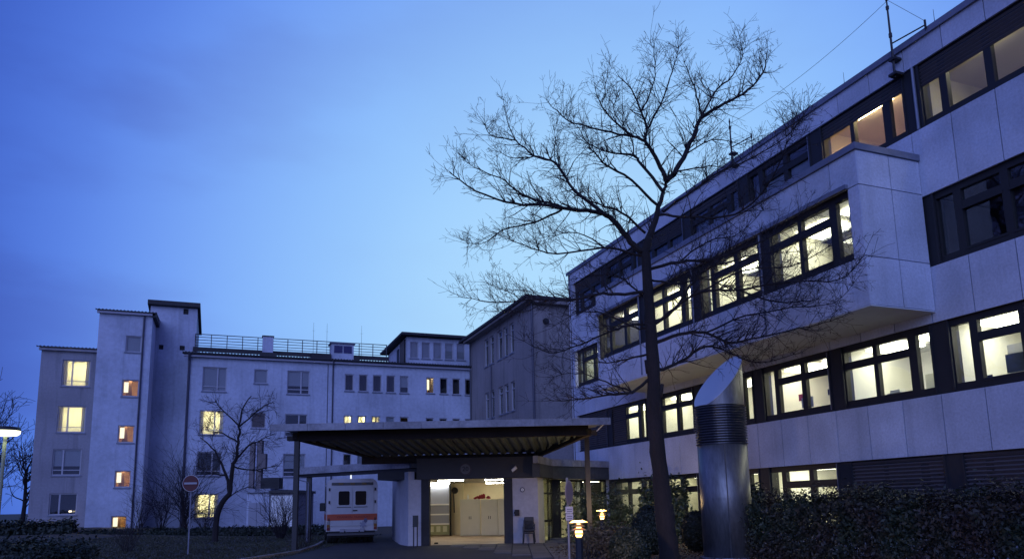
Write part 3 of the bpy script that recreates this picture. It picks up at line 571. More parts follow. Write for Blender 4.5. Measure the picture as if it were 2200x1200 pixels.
# ---- set back top storey
ann = thing('roof_storey', (17, 64, 13), 'set back pale roof storey with a row of tall narrow windows and low hipped roof', 'building')
AW = [(pxrect(x, x+18, 734+i*1.0, 769+i*1.0, 63), dict(state='blind')) for i, x in enumerate((881, 906, 931, 956, 981))]
wall_with_holes(Tfar(63), 14.7, 21, 13.0, 16.35, [r for r, k in AW], PLAS, ann)
for r, k in AW: farwin(ann, 63, r, **k)
side([(14.7, 63, 13), (14.7, 71, 13), (14.7, 71, 16.2), (14.7, 63, 16.35)], PLAS, ann)
q = MB(Thall(14.7)); q.box(66, 66.9, 0, .03, 14.6, 15.9); q.build('side_window', FRAME, ann)
q = MB(); q.add([(14.1, 62.3, 16.42), (22, 62.3, 16.42), (22, 72, 16.42), (14.1, 72, 16.42), (14.1, 62.3, 16.62), (22, 62.3, 16.62), (22, 72, 16.62), (14.1, 72, 16.62), (17.6, 66.5, 17.55), (22, 66.5, 17.55)], [(0,3,2,1), (0,1,5,4), (1,2,6,5), (2,3,7,6), (3,0,4,7), (4,5,9,8), (4,8,7), (8,9,6,7)]); q.build('roof', TILE, ann)
# ---- beige block between ward and wing
bg_ = thing('beige_block', (22, 50, 0), 'dull beige rendered three storey block with narrow paired windows beside the wing', 'building')
TM = Thall(19.6); MW = []
for a, c in ((1040.5, 1049), (1052, 1061), (1069, 1078.7), (1082, 1091), (1095.5, 1104.5)):
    y1 = on(a, 760, 'x', 19.6).y; y0 = on(c, 760, 'x', 19.6).y; MW += [(y0, y1, 12.60, 14.85), (y0, y1, 8.30, 10.45)]
wall_with_holes(TM, 46.05, 60, -1, 15.35, MW, BEIGE, bg_)
for (y0, y1, z0, z1) in MW:
    f = MB(TM)
    for x0_, x1_, q0, q1 in ((y0, y0+.08, z0, z1), (y1-.08, y1, z0, z1), (y0+.08, y1-.08, z0, z0+.08), (y0+.08, y1-.08, z1-.08, z1), (y0+.08, y1-.08, z1-.55, z1-.49)): f.box(x0_, x1_, -.18, -.10, q0, q1)
    w = f.build('window', WFRAME, bg_); q = MB(TM); q.box(y0+.05, y1-.05, -.16, -.15, z0+.05, z1-.05); q.build('pane', GLASS, w); q = MB(TM); q.box(y0-.05, y1+.05, -.05, .06, z0-.1, z0-.005); q.build('window_sill', METALG, w)
    room(TM, y0-.1, y1+.1, z0-.2, z1+.1, 1.5, DARKROOM, False, bg_, d0=-.31)
wall_with_holes(Tfar(46.05), 19.6, 30, -1, 15.25, [], BEIGE, bg_)
q = MB(Tfar(46.05)); q.box(24.6-2.2, 26, .002, .03, 4, 15.0); q.build('darker_patch', BEIGE2, bg_)  # darker brown-grey sheet over part of this face
c = on(1172, 690, 'y', 46.05); q = MB(); q.tube([(c.x, 46.04, c.z), (c.x, 45.9, c.z)], .22, 12); q.tube([(c.x, 45.9, c.z), (c.x, 45.84, c.z)], .14, 12); q.build('round_vent', FRAME, bg_)
downpipe([(19.55, 45.98, 15.3), (19.55, 45.98, -.5)], bg_, .08); downpipe([(19.5, 54.4, 12.4), (19.5, 54.4, 4)], bg_, .05); downpipe([(19.5, 59.7, 15.4), (19.5, 59.7, 4)], bg_, .06)
q = MB(); q.add([(18.85, 45.4, 15.55), (31, 45.4, 15.55), (31, 61, 15.55), (18.85, 61, 15.55), (18.85, 45.4, 15.75), (31, 45.4, 15.75), (31, 61, 15.75), (18.85, 61, 15.75), (22.5, 52, 17.1), (31, 52, 17.1)], [(0,3,2,1), (0,1,5,4), (1,2,6,5), (2,3,7,6), (3,0,4,7), (4,5,9,8), (4,8,7), (8,9,6,7)]); q.build('roof', TILE, bg_)
q = MB(); q.box(19.0, 19.6, 45.5, 60, 15.36, 15.54); q.box(19.6, 31, 45.5, 46.05, 15.28, 15.54); q.build('eaves', MATS['beige_render'], bg_)
# ---- low shed and white garage door before the ward block
shed = thing('boiler_shed', PD(555, 1138, 48.5)*1, 'low pale service shed with louvred double door left of the white roller door', 'shed')
Ts = Tsd; sa = PD(530, 1090, 48.5).dot(E1); sb = PD(578, 1090, 48.5).dot(E1); scx = PD(633, 1090, 48.5).dot(E1)
q = MB(Ts); q.box(sa, sb, 48.5, 53, -.3, 2.62); q.build('wall', PLAS, shed)
q = MB(Ts); q.box(sa-.15, sb+.12, 48.3, 53, 2.62, 2.86); q.build('roof', METALG, shed)
for i in (0, 1):
    q = MB(Ts); x0 = sa+.14+i*.56; q.box(x0, x0+.52, 48.44, 48.498, .35, 1.98)
    for j in range(11): q.box(x0+.06, x0+.46, 48.42, 48.44, .45+j*.135, .45+j*.135+.07)
    q.build('door', mat('grey_blue_door', (.30, .31, .36), .6, noise=.08), shed)
gar = thing('roller_garage', SD((sb+scx)/2, 49, 0), 'white fronted garage box standing behind the twiggy shrub', 'garage')
q = MB(Ts); q.box(sb+.02, scx, 48.6, 53, -.3, 2.56); q.build('wall', PLASD, gar)
q = MB(Ts); q.box(sb+.1, scx-.1, 48.53, 48.59, .0, 2.40); [q.box(sb+.1, scx-.1, 48.515, 48.53, .05+i*.30, .05+i*.30+.26) for i in range(8)]; q.build('door', mat('white_roller_door', (.80, .80, .76), .6, noise=.05), gar)
q = MB(Ts); q.box(sb-.0+.02, scx+.15, 48.3, 53, 2.562, 2.74); q.build('roof', POST, gar)
st = thing('flue_stack', PD(548, 1045, 49), 'dark twin flue stack with a bright steel pipe on the shed roof', 'chimney')
s0 = PD(548, 1000, 49.5).dot(E1)
q = MB(Ts); q.box(s0-.32, s0-.02, 49.3, 49.7, 2.86, 6.0); q.box(s0+.22, s0+.48, 49.3, 49.7, 2.86, 6.1); q.box(s0+.45, s0+.75, 49.3, 49.7, 4.2, 5.2); q.build('flue', BEIGE2, st)
q = MB(Ts); q.tube([(s0+.10, 49.4, 2.86), (s0+.10, 49.4, 5.95)], .08, 8); q.build('steel_pipe', mat('shiny_pipe', (.7, .7, .7), .2, metal=1), st)
t = thing('cooling_unit', SD(s0+1.05, 49.5, 2.86), 'dark boxy cooling unit on the shed roof right of the flue', 'machine'); q = MB(Ts); q.bevbox(s0+.5, s0+1.75, 49.2, 50, 2.87, 3.6, .03); q.build('casing', PILL, t); q = MB(Ts); [q.box(s0+.6, s0+1.65, 49.18, 49.2, 2.98+i*.1, 3.03+i*.1) for i in range(5)]; q.build('grille', BLACK, t)

# ================================================================== GARAGE, CANOPY, ENTRANCE (turned to face the drive)
ga = thing('ambulance_garage', SD(-1.9, 31, 0), 'white walled ambulance garage with a brightly lit open doorway', 'building')
GW = mat('garage_render', (.46, .46, .50), .9, noise=.12, scale=7, bump=.2, nscale=.5)
DP = mat('dark_pier', (.035, .035, .038), .8, noise=.2, scale=7)
q = MB(Ts); q.box(-4.25, -3.73, 30, 30.3, -.1, 2.62); q.build('wall', GW, ga); q = MB(Ts); q.box(-.07, .95, 30, 30.3, -.1, 2.6); q.build('wall', GW, ga)
q = MB(Ts); q.box(-3.73, -3.40, 29.97, 30.4, -.1, 2.62); q.build('pier', DP, ga); q = MB(Ts); q.box(-.42, -.07, 29.97, 30.4, -.1, 2.6); q.build('pier', DP, ga)
q = MB(Ts); q.box(-3.9, .98, 29.9, 30.4, 2.62, 3.46); q.build('lintel', mat('black_fascia', (.02, .02, .022), .6, noise=.2, scale=5), ga)
q = MB(); P_ = [SD(-4.25, 30), SD(-4.75, 31.2), SD(-5.3, 33.6), SD(-6.0, 36.8)]
for i in range(3):
    a, c = P_[i], P_[i+1]; n = (c-a).cross(Vector((0,0,1))).normalized()*.25
    for zz in (0,): q.add([(a.x,a.y,-.1),(c.x,c.y,-.1),(c.x,c.y,2.95),(a.x,a.y,2.95),(a.x+n.x,a.y+n.y,-.1),(c.x+n.x,c.y+n.y,-.1),(c.x+n.x,c.y+n.y,2.95),(a.x+n.x,a.y+n.y,2.95)], [(0,1,2,3),(4,5,6,7),(3,2,6,7),(0,3,7,4),(1,2,6,5)])
q.build('side_wall', GW, ga)
# garage room
q = MB(Ts); q.add([(-3.9,30.3,.02),(.9,30.3,.02),(.9,41.2,.02),(-5.3,41.2,.02)], [(0,1,2,3)]); q.build('floor', mat('reddish_garage_floor', (.42, .30, .20), .6, noise=.2, scale=6, nscale=1), ga)
q = MB(Ts); q.add([(-3.9,30.4,0),(-5.3,41.2,0),(.9,41.2,0),(.9,30.4,0),(-3.9,30.4,2.95),(-5.3,41.2,2.95),(.9,41.2,2.95),(.9,30.4,2.95)], [(0,1,5,4),(1,2,6,5),(2,3,7,6)]); q.build('inner_wall', mat('yellow_cream_wall', (.84, .72, .46), .9, noise=.06, scale=3), ga)
q = MB(Ts); q.prism([(-3.9, 30.45), (.9, 30.45), (.9, 41.3), (-5.35, 41.3)], 2.76, 3.1); q.build('ceiling', mat('garage_ceiling', (.45, .44, .38), .9), ga)
q = MB(Ts); q.prism([(-4.2, 30.4), (.95, 30.4), (.95, 41.4), (-6.3, 41.4), (-6.2, 36.8)], 3.12, 3.4); q.build('roof', POST, ga)
for (x0, D0, lab) in ((-4.5, 38.4, 'front left fluorescent tube on the garage ceiling'), (-3.5, 34.2, 'fluorescent tube just inside the garage door, left'), (-1.5, 39.6, 'rear right fluorescent tube on the garage ceiling'), (-1.35, 34.4, 'fluorescent tube just inside the garage door, right')):
    t = thing('ceiling_lamp', SD(x0+.6, D0, 2.7), lab, 'ceiling light', 'tubes in the garage'); q = MB(Ts); q.box(x0, x0+1.2, D0-.10, D0+.10, 2.715, 2.759); q.build('housing', WHITE2, t); q = MB(Ts); q.box(x0+.02, x0+1.18, D0-.06, D0+.06, 2.675, 2.714); q.build('tube', emis('garage_tube', (1, .96, .82), 42), t)
# sectional door leaf along the left
t = thing('sectional_door', SD(-4.0, 38.5, 0), 'grey sectional door with small green lit panes inside the garage, left', 'door')
for i, (z0, z1) in enumerate(((.66, 1.12), (1.14, 1.62), (1.64, 2.7))):
    q = MB(Ts); q.box(-4.6, -3.36, 38.5, 38.56, z0, z1); q.build('panel', mat('grey_door_panel', (.28, .30, .38), .5), t)
    q = MB(Ts); q.box(-4.6, -3.34, 38.45, 38.5, z0-.05, z0+.02); q.build('rail', WHITE2, t)
q = MB(Ts); q.box(-4.6, -3.36, 38.5, 38.56, .1, .60); q.build('panel', mat('olive_panel', (.28, .30, .16), .6), t)
for i in range(3): q = MB(Ts); q.box(-4.35+i*.34, -4.15+i*.34, 38.46, 38.5, .25, .53); q.build('pane', mat('pale_pane', (.55, .56, .38), .4), t)
t = thing('drain_pipe', SD(-3.3, 38.4, 0), 'dark vertical pipe with a round fitting inside the garage', 'pipe'); q = MB(Ts); q.tube([(-3.28, 38.4, .05), (-3.28, 38.4, 2.74)], .05, 8); q.build('pipe', BLACK, t); q = MB(Ts); q.tube([(-3.05, 38.3, 2.32), (-3.05, 38.45, 2.32)], .17, 12); q.tube([(-3.12, 38.35, 2.25), (-3.08, 38.35, 1.2)], .03, 6); tag(q.build('hose_reel', BLACK, t), kind='stuff')
t = thing('wall_pier', SD(-2.9, 40.4, 0), 'narrow yellow wall pier behind the dark pipe in the garage', 'pillar'); q = MB(Ts); q.box(-3.2, -2.75, 40.2, 41.2, 0, 2.75); q.build('shaft', MATS['yellow_cream_wall'], t)
CAB = mat('cream_cabinet', (.66, .63, .52), .5, noise=.04, scale=3)
for (s_, D0, w_, lab, zt) in ((-2.80, 38.6, 1.02, 'cream metal cabinet left of the dark gap', 1.86), (-1.72, 38.5, .86, 'cream metal cabinet in the middle of the row', 1.84), (-.84, 38.3, .9, 'cream metal cabinet at the right end of the row, partly hidden', 1.86)):
    t = thing('metal_cabinet', SD(s_+w_/2, D0+.25, .02), lab, 'cabinet', 'metal cabinets in the garage'); q = MB(Ts); q.bevbox(s_, s_+w_, D0, D0+.5, .03, zt, .015); q.build('body', CAB, t)
    for i in (0, 1): q = MB(Ts); q.box(s_+.02+i*w_/2, s_+w_/2-.02+i*w_/2, D0-.018, D0-.001, .09, zt-.05); d_ = q.build('door', CAB, t); q = MB(Ts); q.box(s_+w_/2-.06+i*.09, s_+w_/2-.03+i*.09, D0-.035, D0-.018, .85, 1.0); q.build('handle', BLACK, d_)
q = MB(Ts); 
for i in range(14):
    a = random.uniform(-.42, .42); q.tube([(-1.68+a, 38.8+random.uniform(-.1, .1), 1.89), (-1.68+a*.8+.05, 38.8, 1.95+.16*(1-abs(a)/.45)), (-1.6+a*.5, 38.85, 1.90)], .05, 6)
tag(q.build('red_bundle', mat('red_fabric', (.34, .015, .03), .7, noise=.2)), 'crumpled red bundle lying on top of the cabinets', 'bag')
q = MB(Ts); q.lathe((0,0,0), [(.045, 0), (.045, .17), (.02, .2), (.02, .25)], 10); bt = MB(); bt.lathe(tuple(SD(-2.4, 38.8, 1.865)), [(.045, 0), (.045, .17), (.02, .2), (.02, .26)], 10); tag(bt.build('white_bottle', WHITE2), 'small white bottle on the left cabinet in the garage', 'bottle')
q = MB(Ts); q.bevbox(-3.32, -3.17, 31.0, 31.12, .03, .09, .01); tag(q.build('door_stop', BLACK), 'small dark wedge on the garage floor near the left pier', 'wedge')
# signs on the garage
def disc(c, r, n, M, parent, name, th=.02, back=True):
    q = MB(Ts); q.tube([(c[0], c[1], c[2]), (c[0], c[1]+th, c[2])], r, n); return q.build(name, M, parent)
t = thing('round_sign', SD(-1.94, 29.88, 2.75), 'round dull sign on the black fascia above the garage door', 'sign')
disc((-1.94, 29.875, 3.0), .24, 24, mat('sign_grey', (.09, .09, .095), .6), t, 'plate')
q = MB(Ts); n = 28
for k in range(n):
    a0, a1 = 2*math.pi*k/n, 2*math.pi*(k+1)/n; q.add([(-1.94+r*math.cos(a), 29.868, 3.0+r*math.sin(a)) for r, a in ((.2, a0), (.24, a0), (.24, a1), (.2, a1))], [(0,1,2,3)])
q.build('rim', mat('sign_rim', (.035, .02, .02), .6), t)
textobj('20', .26, lambda x, y, z: SD(-1.94+x, 29.866-z, 3.0+y), BLACK, t, 'numerals')
t = thing('wall_ring_sign', SD(.33, 29.97, 2), 'small round ring sign on the white wall right of the garage door', 'sign')
q = MB(Ts); q.tube([(.33, 29.96, 2.14), (.33, 29.995, 2.14)], .10, 20); q.build('ring', mat('ring_grey', (.10, .10, .13), .6), t); q = MB(Ts); q.tube([(.33, 29.95, 2.14), (.33, 29.96, 2.14)], .06, 20); q.build('plate', WHITE2, t); textobj('6', .1, lambda x, y, z: SD(.33+x, 29.949-z, 2.14+y), BLACK, t, 'numeral')
t = thing('wall_box', SD(.1, 29.95, 1.1), 'small dark box with a flap on the white wall above the stacked chairs', 'box'); q = MB(Ts); q.bevbox(.0, .19, 29.86, 29.998, 1.12, 1.36, .015); q.build('casing', BLACK, t); q = MB(Ts); q.box(-.03, .0, 29.88, 29.99, 1.2, 1.28); q.build('flap', FRAME, t)
t = thing('floodlight', SD(.0, 29.8, 2.9), 'small pale floodlight on the black fascia right of the round sign', 'lamp'); q = MB(Ts); q.add([(-.1, 29.8, 2.92), (.08, 29.7, 3.06), (.14, 29.75, 2.98), (-.04, 29.85, 2.84), (-.1, 29.86, 2.95), (.08, 29.78, 3.1), (.14, 29.8, 3.0), (-.04, 29.89, 2.86)], [(0,1,2,3),(4,5,6,7),(0,1,5,4),(1,2,6,5),(2,3,7,6),(3,0,4,7)]); q.build('head', WHITE2, t); q = MB(Ts); q.box(-.02, .03, 29.82, 29.9, 2.86, 2.93); q.build('bracket', FRAME, t)
# stacked plastic chairs
t = thing('stacked_chairs', SD(.55, 29.3, 0), 'stack of dark plastic garden chairs against the white garage wall', 'chairs'); CH = mat('dark_plastic', (.014, .016, .02), .45)
for k in range(2):
    dz = k*.12; x0 = .32+k*.03
    q = MB(Ts); q.bevbox(x0, x0+.42, 29.2-.02*k, 29.62, .43+dz, .47+dz, .01); q.build('seat', CH, t)
    q = MB(Ts)
    for i in range(6):
        a = i/6*math.pi; a2 = (i+1)/6*math.pi; q.add([(x0+.21+.23*math.cos(a), 29.66+.02*k, .5+dz), (x0+.21+.23*math.cos(a2), 29.66, .5+dz), (x0+.21+.2*math.cos(a2), 29.72, .72+dz+.22*math.sin(a2)), (x0+.21+.2*math.cos(a), 29.72, .72+dz+.22*math.sin(a))], [(0,1,2,3)])
    q.bevbox(x0+.02, x0+.40, 29.66, 29.70, .48+dz, .95+dz, .02); q.build('backrest', CH, t)
    for sx, sd in ((0, 0), (.4, 0), (0, .4), (.4, .4)): q = MB(Ts); q.tube([(x0+sx*.95+.01, 29.24+sd, .44+dz), (x0+sx*1.12-.02, 29.2+sd*1.05, 0+dz*.9)], .025, 5); q.build('leg', CH, t)
    for sx in (0, .42): q = MB(Ts); q.tube([(x0+sx, 29.25, .45+dz), (x0+sx, 29.27, .66+dz), (x0+sx, 29.66, .68+dz)], .022, 5); q.build('armrest', CH, t)
# intercom post left of the garage
t = thing('intercom_post', SD(-3.86, 29.2, 0), 'dark intercom post with box head left of the garage door', 'post'); q = MB(Ts); q.box(-3.95, -3.75, 29.1, 29.25, .78, 1.22); q.build('head', POST, t); q = MB(Ts); q.tube([(-3.92, 29.18, 0), (-3.92, 29.18, .8)], .025, 6); q.tube([(-3.78, 29.18, 0), (-3.78, 29.18, .8)], .025, 6); q.build('leg', POST, t)
# ---- canopy
ca = thing('canopy', SD(-2.5, 27, 4), 'large flat canopy with corrugated underside and weathered edge over the ambulance drive', 'canopy')
q = MB(Ts); fl = [(-8.25, 25.0), (3.32, 25.0)]
seg = 9
for i in range(seg):
    a = -8.25+(11.57)*i/seg; q = MB(Ts); q.box(a+.006, a+11.57/seg-.006, 24.95, 25.0, 4.17-.0001, 4.41); q.build('fascia_panel', FASC, ca)
q = MB(Ts); q.prism([(-8.25, 25.01), (3.32, 25.01), (3.0, 27), (.95, 31), (-5.7, 31), (-7.9, 28.4)], 4.30, 4.38); q.build('roof_sheet', METALG, ca)
q = MB(Ts); q.box(-8.2, 3.28, 25.002, 25.04, 4.2, 4.299); q.build('edge_board', POST, ca)
q = MB(Ts); q.box(-7.55, 2.65, 25.9, 26.1, 3.90, 4.29); q.build('front_beam', WOOD, ca)
q = MB(Ts); q.box(-6.2, 1.2, 30.3, 30.5, 3.30, 3.62); q.build('rear_beam', WOOD, ca)
q = MB(Ts); q.ring_prism([(-7.75, 25.95, 3.95), (-7.55, 25.85, 3.95), (-5.6, 30.4, 3.5), (-5.8, 30.5, 3.5)], [(-7.75, 25.95, 4.2), (-7.55, 25.85, 4.2), (-5.6, 30.4, 3.72), (-5.8, 30.5, 3.72)]); q.build('side_beam', WOOD, ca)
q = MB(Ts); q.ring_prism([(2.75, 25.95, 3.9), (2.6, 25.85, 3.9), (.85, 30.4, 3.42), (1.0, 30.5, 3.42)], [(2.75, 25.95, 4.15), (2.6, 25.85, 4.15), (.85, 30.4, 3.7), (1.0, 30.5, 3.7)]); q.build('side_beam', WOOD, ca)
# corrugated soffit: trapezoid ribs running back to the garage
q = MB(Ts); nr = 34
for i in range(nr):
    def pt(u, D):
        v = (D-26.0)/4.4; sl = -7.6+(1.95)*v; sr = 2.65-1.75*v; z = 3.98-.42*v; s = -8.4+11.6*u+.1*(D-26); return s, sl, sr, z
    for k, (ua, ub, za, zb_) in enumerate(((0, .35, 0, 0), (.35, .5, 0, .10), (.5, .85, .10, .10), (.85, 1, .10, 0))):
        u0, u1 = (i+ua)/nr, (i+ub)/nr; row = []
        for D in (26.0, 27.1, 28.2, 29.3, 30.4):
            s0_, sl, sr, z = pt(u0, D); s1_, _, _, _ = pt(u1, D); row.append((min(max(s0_, sl), sr), D, z+za)); row.append((min(max(s1_, sl), sr), D, z+zb_))
        for j in range(4):
            a, b2, c_, d_ = row[2*j], row[2*j+1], row[2*j+3], row[2*j+2]
            if abs(a[0]-b2[0]) > 1e-4 or abs(c_[0]-d_[0]) > 1e-4: q.add([a, b2, c_, d_], [(0,1,2,3)])
tag(q.build('corrugated_soffit', DECK, ca), kind='stuff')
for i in range(30):                                                  # bright open ends of the ribs
    s0_ = -5.5+i*.215; q = MB(Ts); q.box(s0_, s0_+.055, 30.22, 30.28, 3.60, 3.635); q.build('rib_end', mat('bare_metal_end', (.55, .57, .6), .4), ca)
for s_, D0, lab in ((-8.18, 28, 0), (2.78, 28, 0)):
    q = MB(Ts); q.box(s_-.09, s_+.09, D0-.09, D0+.09, -.1, 4.1); q.build('post', POST, ca); q = MB(Ts); q.box(s_-.35, s_+.4, D0-.15, D0+.15, 4.1, 4.28); q.build('post_head', WOOD, ca)
q = MB(Ts); q.tube([(2.88, 25.4, 4.0), (3.15, 25.1, 4.25)], .02, 4); q.build('bracket', WHITE2, ca)
# lower roof reaching left over the parked ambulance
lr = thing('lower_roof', SD(-7, 32.5, 3.3), 'thin lower roof slab reaching from the dark post to the garage over the ambulance', 'canopy')
q = MB(Ts); q.ring_prism([(-10.2, 35, 3.14), (-3.8, 30.45, 3.14), (-3.8, 31.3, 3.14), (-9.9, 36, 3.14)], [(-10.2, 35, 3.46), (-3.8, 30.45, 3.46), (-3.8, 31.3, 3.46), (-9.9, 36, 3.46)]); q.build('slab', FASC, lr)
q = MB(Ts); q.ring_prism([(-10.1, 35.06, 3.02), (-3.9, 30.6, 3.0), (-3.9, 31.2, 3.0), (-9.9, 35.8, 3.02)], [(-10.1, 35.06, 3.139), (-3.9, 30.6, 3.139), (-3.9, 31.2, 3.139), (-9.9, 35.8, 3.139)]); q.build('beam', POST, lr)
q = MB(Ts); q.prism([(-5.65, 30.9), (-3.74, 30.35), (-3.8, 31.0), (-5.0, 33.6)], 2.66, 2.999); q.build('ceiling_box', POST, lr)
q = MB(Ts); q.box(-9.72, -9.50, 34.9, 35.1, -.1, 3.02); q.build('post', POST, lr)
q = MB(Ts); q.tube([(-10.15, 34.9, 3.15), (-10.1, 34.9, 2.9), (-9.6, 34.85, 2.75), (-9.6, 34.85, 0)], .04, 6); q.build('rain_pipe', METALG, lr)
# ---- entrance lobby between garage and wing
en = thing('entrance_lobby', SD(2.9, 33, 0), 'glazed entrance lobby under a dark beam between garage and wing', 'building')
q = MB(Ts); pa, pb, pc = (.95, 28.9), (1.63, 31.5), (4.36, 34.05)
def strip(p, r, z0, z1, th, M, name, parent):
    q = MB(Ts); dx, dy = r[0]-p[0], r[1]-p[1]; l = math.hypot(dx, dy); nx_, ny_ = -dy/l*th, dx/l*th; q.prism([p, r, (r[0]+nx_, r[1]+ny_), (p[0]+nx_, p[1]+ny_)], z0, z1); return q.build(name, M, parent)
def sub(p, r, t): return (p[0]+(r[0]-p[0])*t, p[1]+(r[1]-p[1])*t)
for i in range(2): strip(sub(pa, pb, i/2), sub(pa, pb, (i+1)/2-.01), 3.14, 3.42, .2, FASC, 'fascia_panel', en)
for i in range(6): strip(sub(pb, pc, i/6+.004), sub(pb, pc, (i+1)/6-.004), 3.14, 3.42, .2, FASC, 'fascia_panel', en)
LB_ = mat('lobby_beam', (.075, .08, .08), .7, noise=.25, scale=6)
pa2 = (1.02, 29.3); strip(pa2, (1.66, 31.62), 2.62, 3.139, .3, LB_, 'beam', en); strip((1.66, 31.62), (4.36, 34.15), 2.60, 3.139, .3, LB_, 'beam', en)
q = MB(Ts); q.prism([(1.0, 29.5), (1.7, 31.7), (4.4, 34.2), (4.4, 38), (1, 38)], 3.05, 3.138); q.build('roof', POST, en)
strip((.95, 30.0), (1.22, 31.0), -.05, 2.62, .15, mat('lobby_white', (.62, .62, .60), .8, noise=.05), 'side_wall', en)
pe = (1.22, 31.0); pf = (1.66, 32.2); pg = (4.36, 34.6)
strip(sub(pe, pf, 0), sub(pe, pf, 1), 1.97, 2.03, .08, FRAME, 'door_rail', en); strip(sub(pe, pf, 0), sub(pe, pf, 1), .82, .9, .08, FRAME, 'door_rail', en)
strip(sub(pe, pf, .5), sub(pe, pf, .58), 0, 2.6, .07, FRAME, 'mullion', en); strip(sub(pe, pf, .98), sub(pf, pg, .10), 0, 2.6, .2, PILL, 'door_post', en)
for t0, t1 in ((.10, .13), (.49, .53), (.56, .60), (.93, .96)): strip(sub(pf, pg, t0), sub(pf, pg, t1), 0, 2.6, .09, FRAME, 'mullion', en)
strip(sub(pf, pg, .11), sub(pf, pg, .96), 1.92, 2.06, .085, FRAME, 'transom_bar', en); strip(sub(pf, pg, .11), sub(pf, pg, .96), 2.5, 2.6, .085, FRAME, 'head_rail', en); strip(sub(pf, pg, .11), sub(pf, pg, .96), 0, .12, .085, FRAME, 'bottom_rail', en)
for t0, t1 in ((.13, .31), (.31, .49), (.60, .93)):
    strip(sub(pf, pg, t0), sub(pf, pg, t1), .12, 1.92, .012, GLASS, 'pane', en); strip(sub(pf, pg, t0), sub(pf, pg, t1), 2.06, 2.5, .012, GLASS, 'pane', en)
strip(sub(pe, pf, 0), sub(pe, pf, 1), 0, 2.6, .012, GLASS, 'pane', en)
strip(sub(pf, pg, .965), (4.75, 34.55), 0, 2.6, .25, PLAS, 'end_pier', en)
q = MB(Ts); rp_ = [(1.3, 31.4), (1.75, 32.5), (4.4, 34.9), (4.4, 38), (1.0, 38), (1.0, 31.4)]
q.add([(x, y, .02) for x, y in rp_], [tuple(range(6))]); q.add([(x, y, 2.62) for x, y in rp_], [tuple(range(6))]); q.add([(4.4, 38, 0), (1, 38, 0), (1, 38, 2.62), (4.4, 38, 2.62)], [(0,1,2,3)]); q.add([(1, 38, 0), (1, 31.4, 0), (1, 31.4, 2.62), (1, 38, 2.62)], [(0,1,2,3)]); q.add([(4.4, 38, 0), (4.4, 34.9, 0), (4.4, 34.9, 2.62), (4.4, 38, 2.62)], [(0,1,2,3)])
rm = q.build('room', mat('lobby_wall', (.60, .57, .40), .85, noise=.1, scale=3), en)
for s_, D_ in ((2.0, 34), (3.2, 35.8)): q = MB(Ts); q.box(s_, s_+.9, D_, D_+.15, 2.54, 2.6); q.build('ceiling_lamp', emis('lobby_tube', (1, .93, .66), 60), rm)
q = MB(Ts); q.bevbox(1.25, 2.1, 29.9, 30.6, .0, .10, .02); q.bevbox(1.45, 2.2, 30.9, 31.4, .0, .16, .02); tag(q.build('entrance_step', PAVE), 'low concrete steps at the lobby door', kind='structure')

# ================================================================== AMBULANCE
am = thing('parked_ambulance', SD(-7.15, 33, 0), 'white box bodied ambulance with an orange stripe seen from behind under the lower roof', 'ambulance')
hd = math.radians(-15.5); hx = E1*math.cos(hd)+E2*math.sin(-hd)*1.0
HF = (E2*math.cos(hd)+E1*math.sin(hd)); HR = HF.cross(Vector((0,0,1)))      # forward and right of the vehicle
AO = SD(-7.14, 33, 0)
TA = lambda x, y, z: AO+HR*x+HF*y+Vector((0,0,z))                            # x right, y forward, z up
q = MB(TA); W_ = 1.10
prof = [(-W_, .55), (W_, .55), (W_, 2.55), (W_-.06, 2.72), (W_-.22, 2.82), (-W_+.22, 2.82), (-W_+.06, 2.72), (-W_, 2.55)]
q.ring_prism([(x, 0, z) for x, z in prof], [(x, 4.1, z) for x, z in prof]); q.build('body', WHITEP, am)
cabp = [(4.1, .5), (5.9, .5), (5.95, 1.1), (5.5, 1.3), (4.9, 2.1), (4.1, 2.2)]
q = MB(lambda x, y, z: TA(z, x, y)); q.prism(cabp, -.95, .95); cab_ = q.build('cab', WHITEP, am)
q = MB(TA); q.box(-.96, -.955, 4.2, 4.9, 1.35, 1.95); q.box(.955, .96, 4.2, 4.9, 1.35, 1.95); q.build('window', BLACK, cab_)
DOORW = mat('ambulance_door_white', (.42, .43, .45), .4, noise=.05, scale=5)
for i, (x0, x1) in enumerate(((-.92, -.012), (.012, .92))):
    q = MB(TA); q.box(x0, x1, -.035, -.001, .78, 2.50); d_ = q.build('rear_door', DOORW, am)
    c_ = -.36 if i == 0 else .36; c0 = c_+(-.0)
    pts_ = [(c0-.265, 1.70), (c0-.22, 1.65), (c0+.22, 1.65), (c0+.265, 1.70), (c0+.265, 2.26), (c0+.22, 2.31), (c0-.22, 2.31), (c0-.265, 2.26)]
    q = MB(TA); q.ring_prism([(x, -.045, z) for x, z in pts_], [(x, -.036, z) for x, z in pts_]); q.build('window_seal', mat('pale_seal', (.5, .5, .52), .6), d_)
    pts_ = [(c0+(x-c0)*.9, 1.98+(z-1.98)*.92) for x, z in pts_]
    q = MB(TA); q.ring_prism([(x, -.052, z) for x, z in pts_], [(x, -.046, z) for x, z in pts_]); q.build('window', mat('black_glass', (.005, .005, .006), .3, spec=.15), d_)
    q = MB(TA); q.box(c0-.3, c0+.3, -.05, -.036, 1.575, 1.60); q.build('grab_rail', FRAME, d_)
for x0 in (-1.02, .96):
    for z_ in (1.0, 1.75, 2.3): q = MB(TA); q.box(x0, x0+.06, -.05, -.001, z_, z_+.12); q.build('hinge', FRAME, am)
q = MB(TA); q.box(.02, .22, -.06, -.037, 1.41, 1.46); q.build('door_handle', BLACK, am)
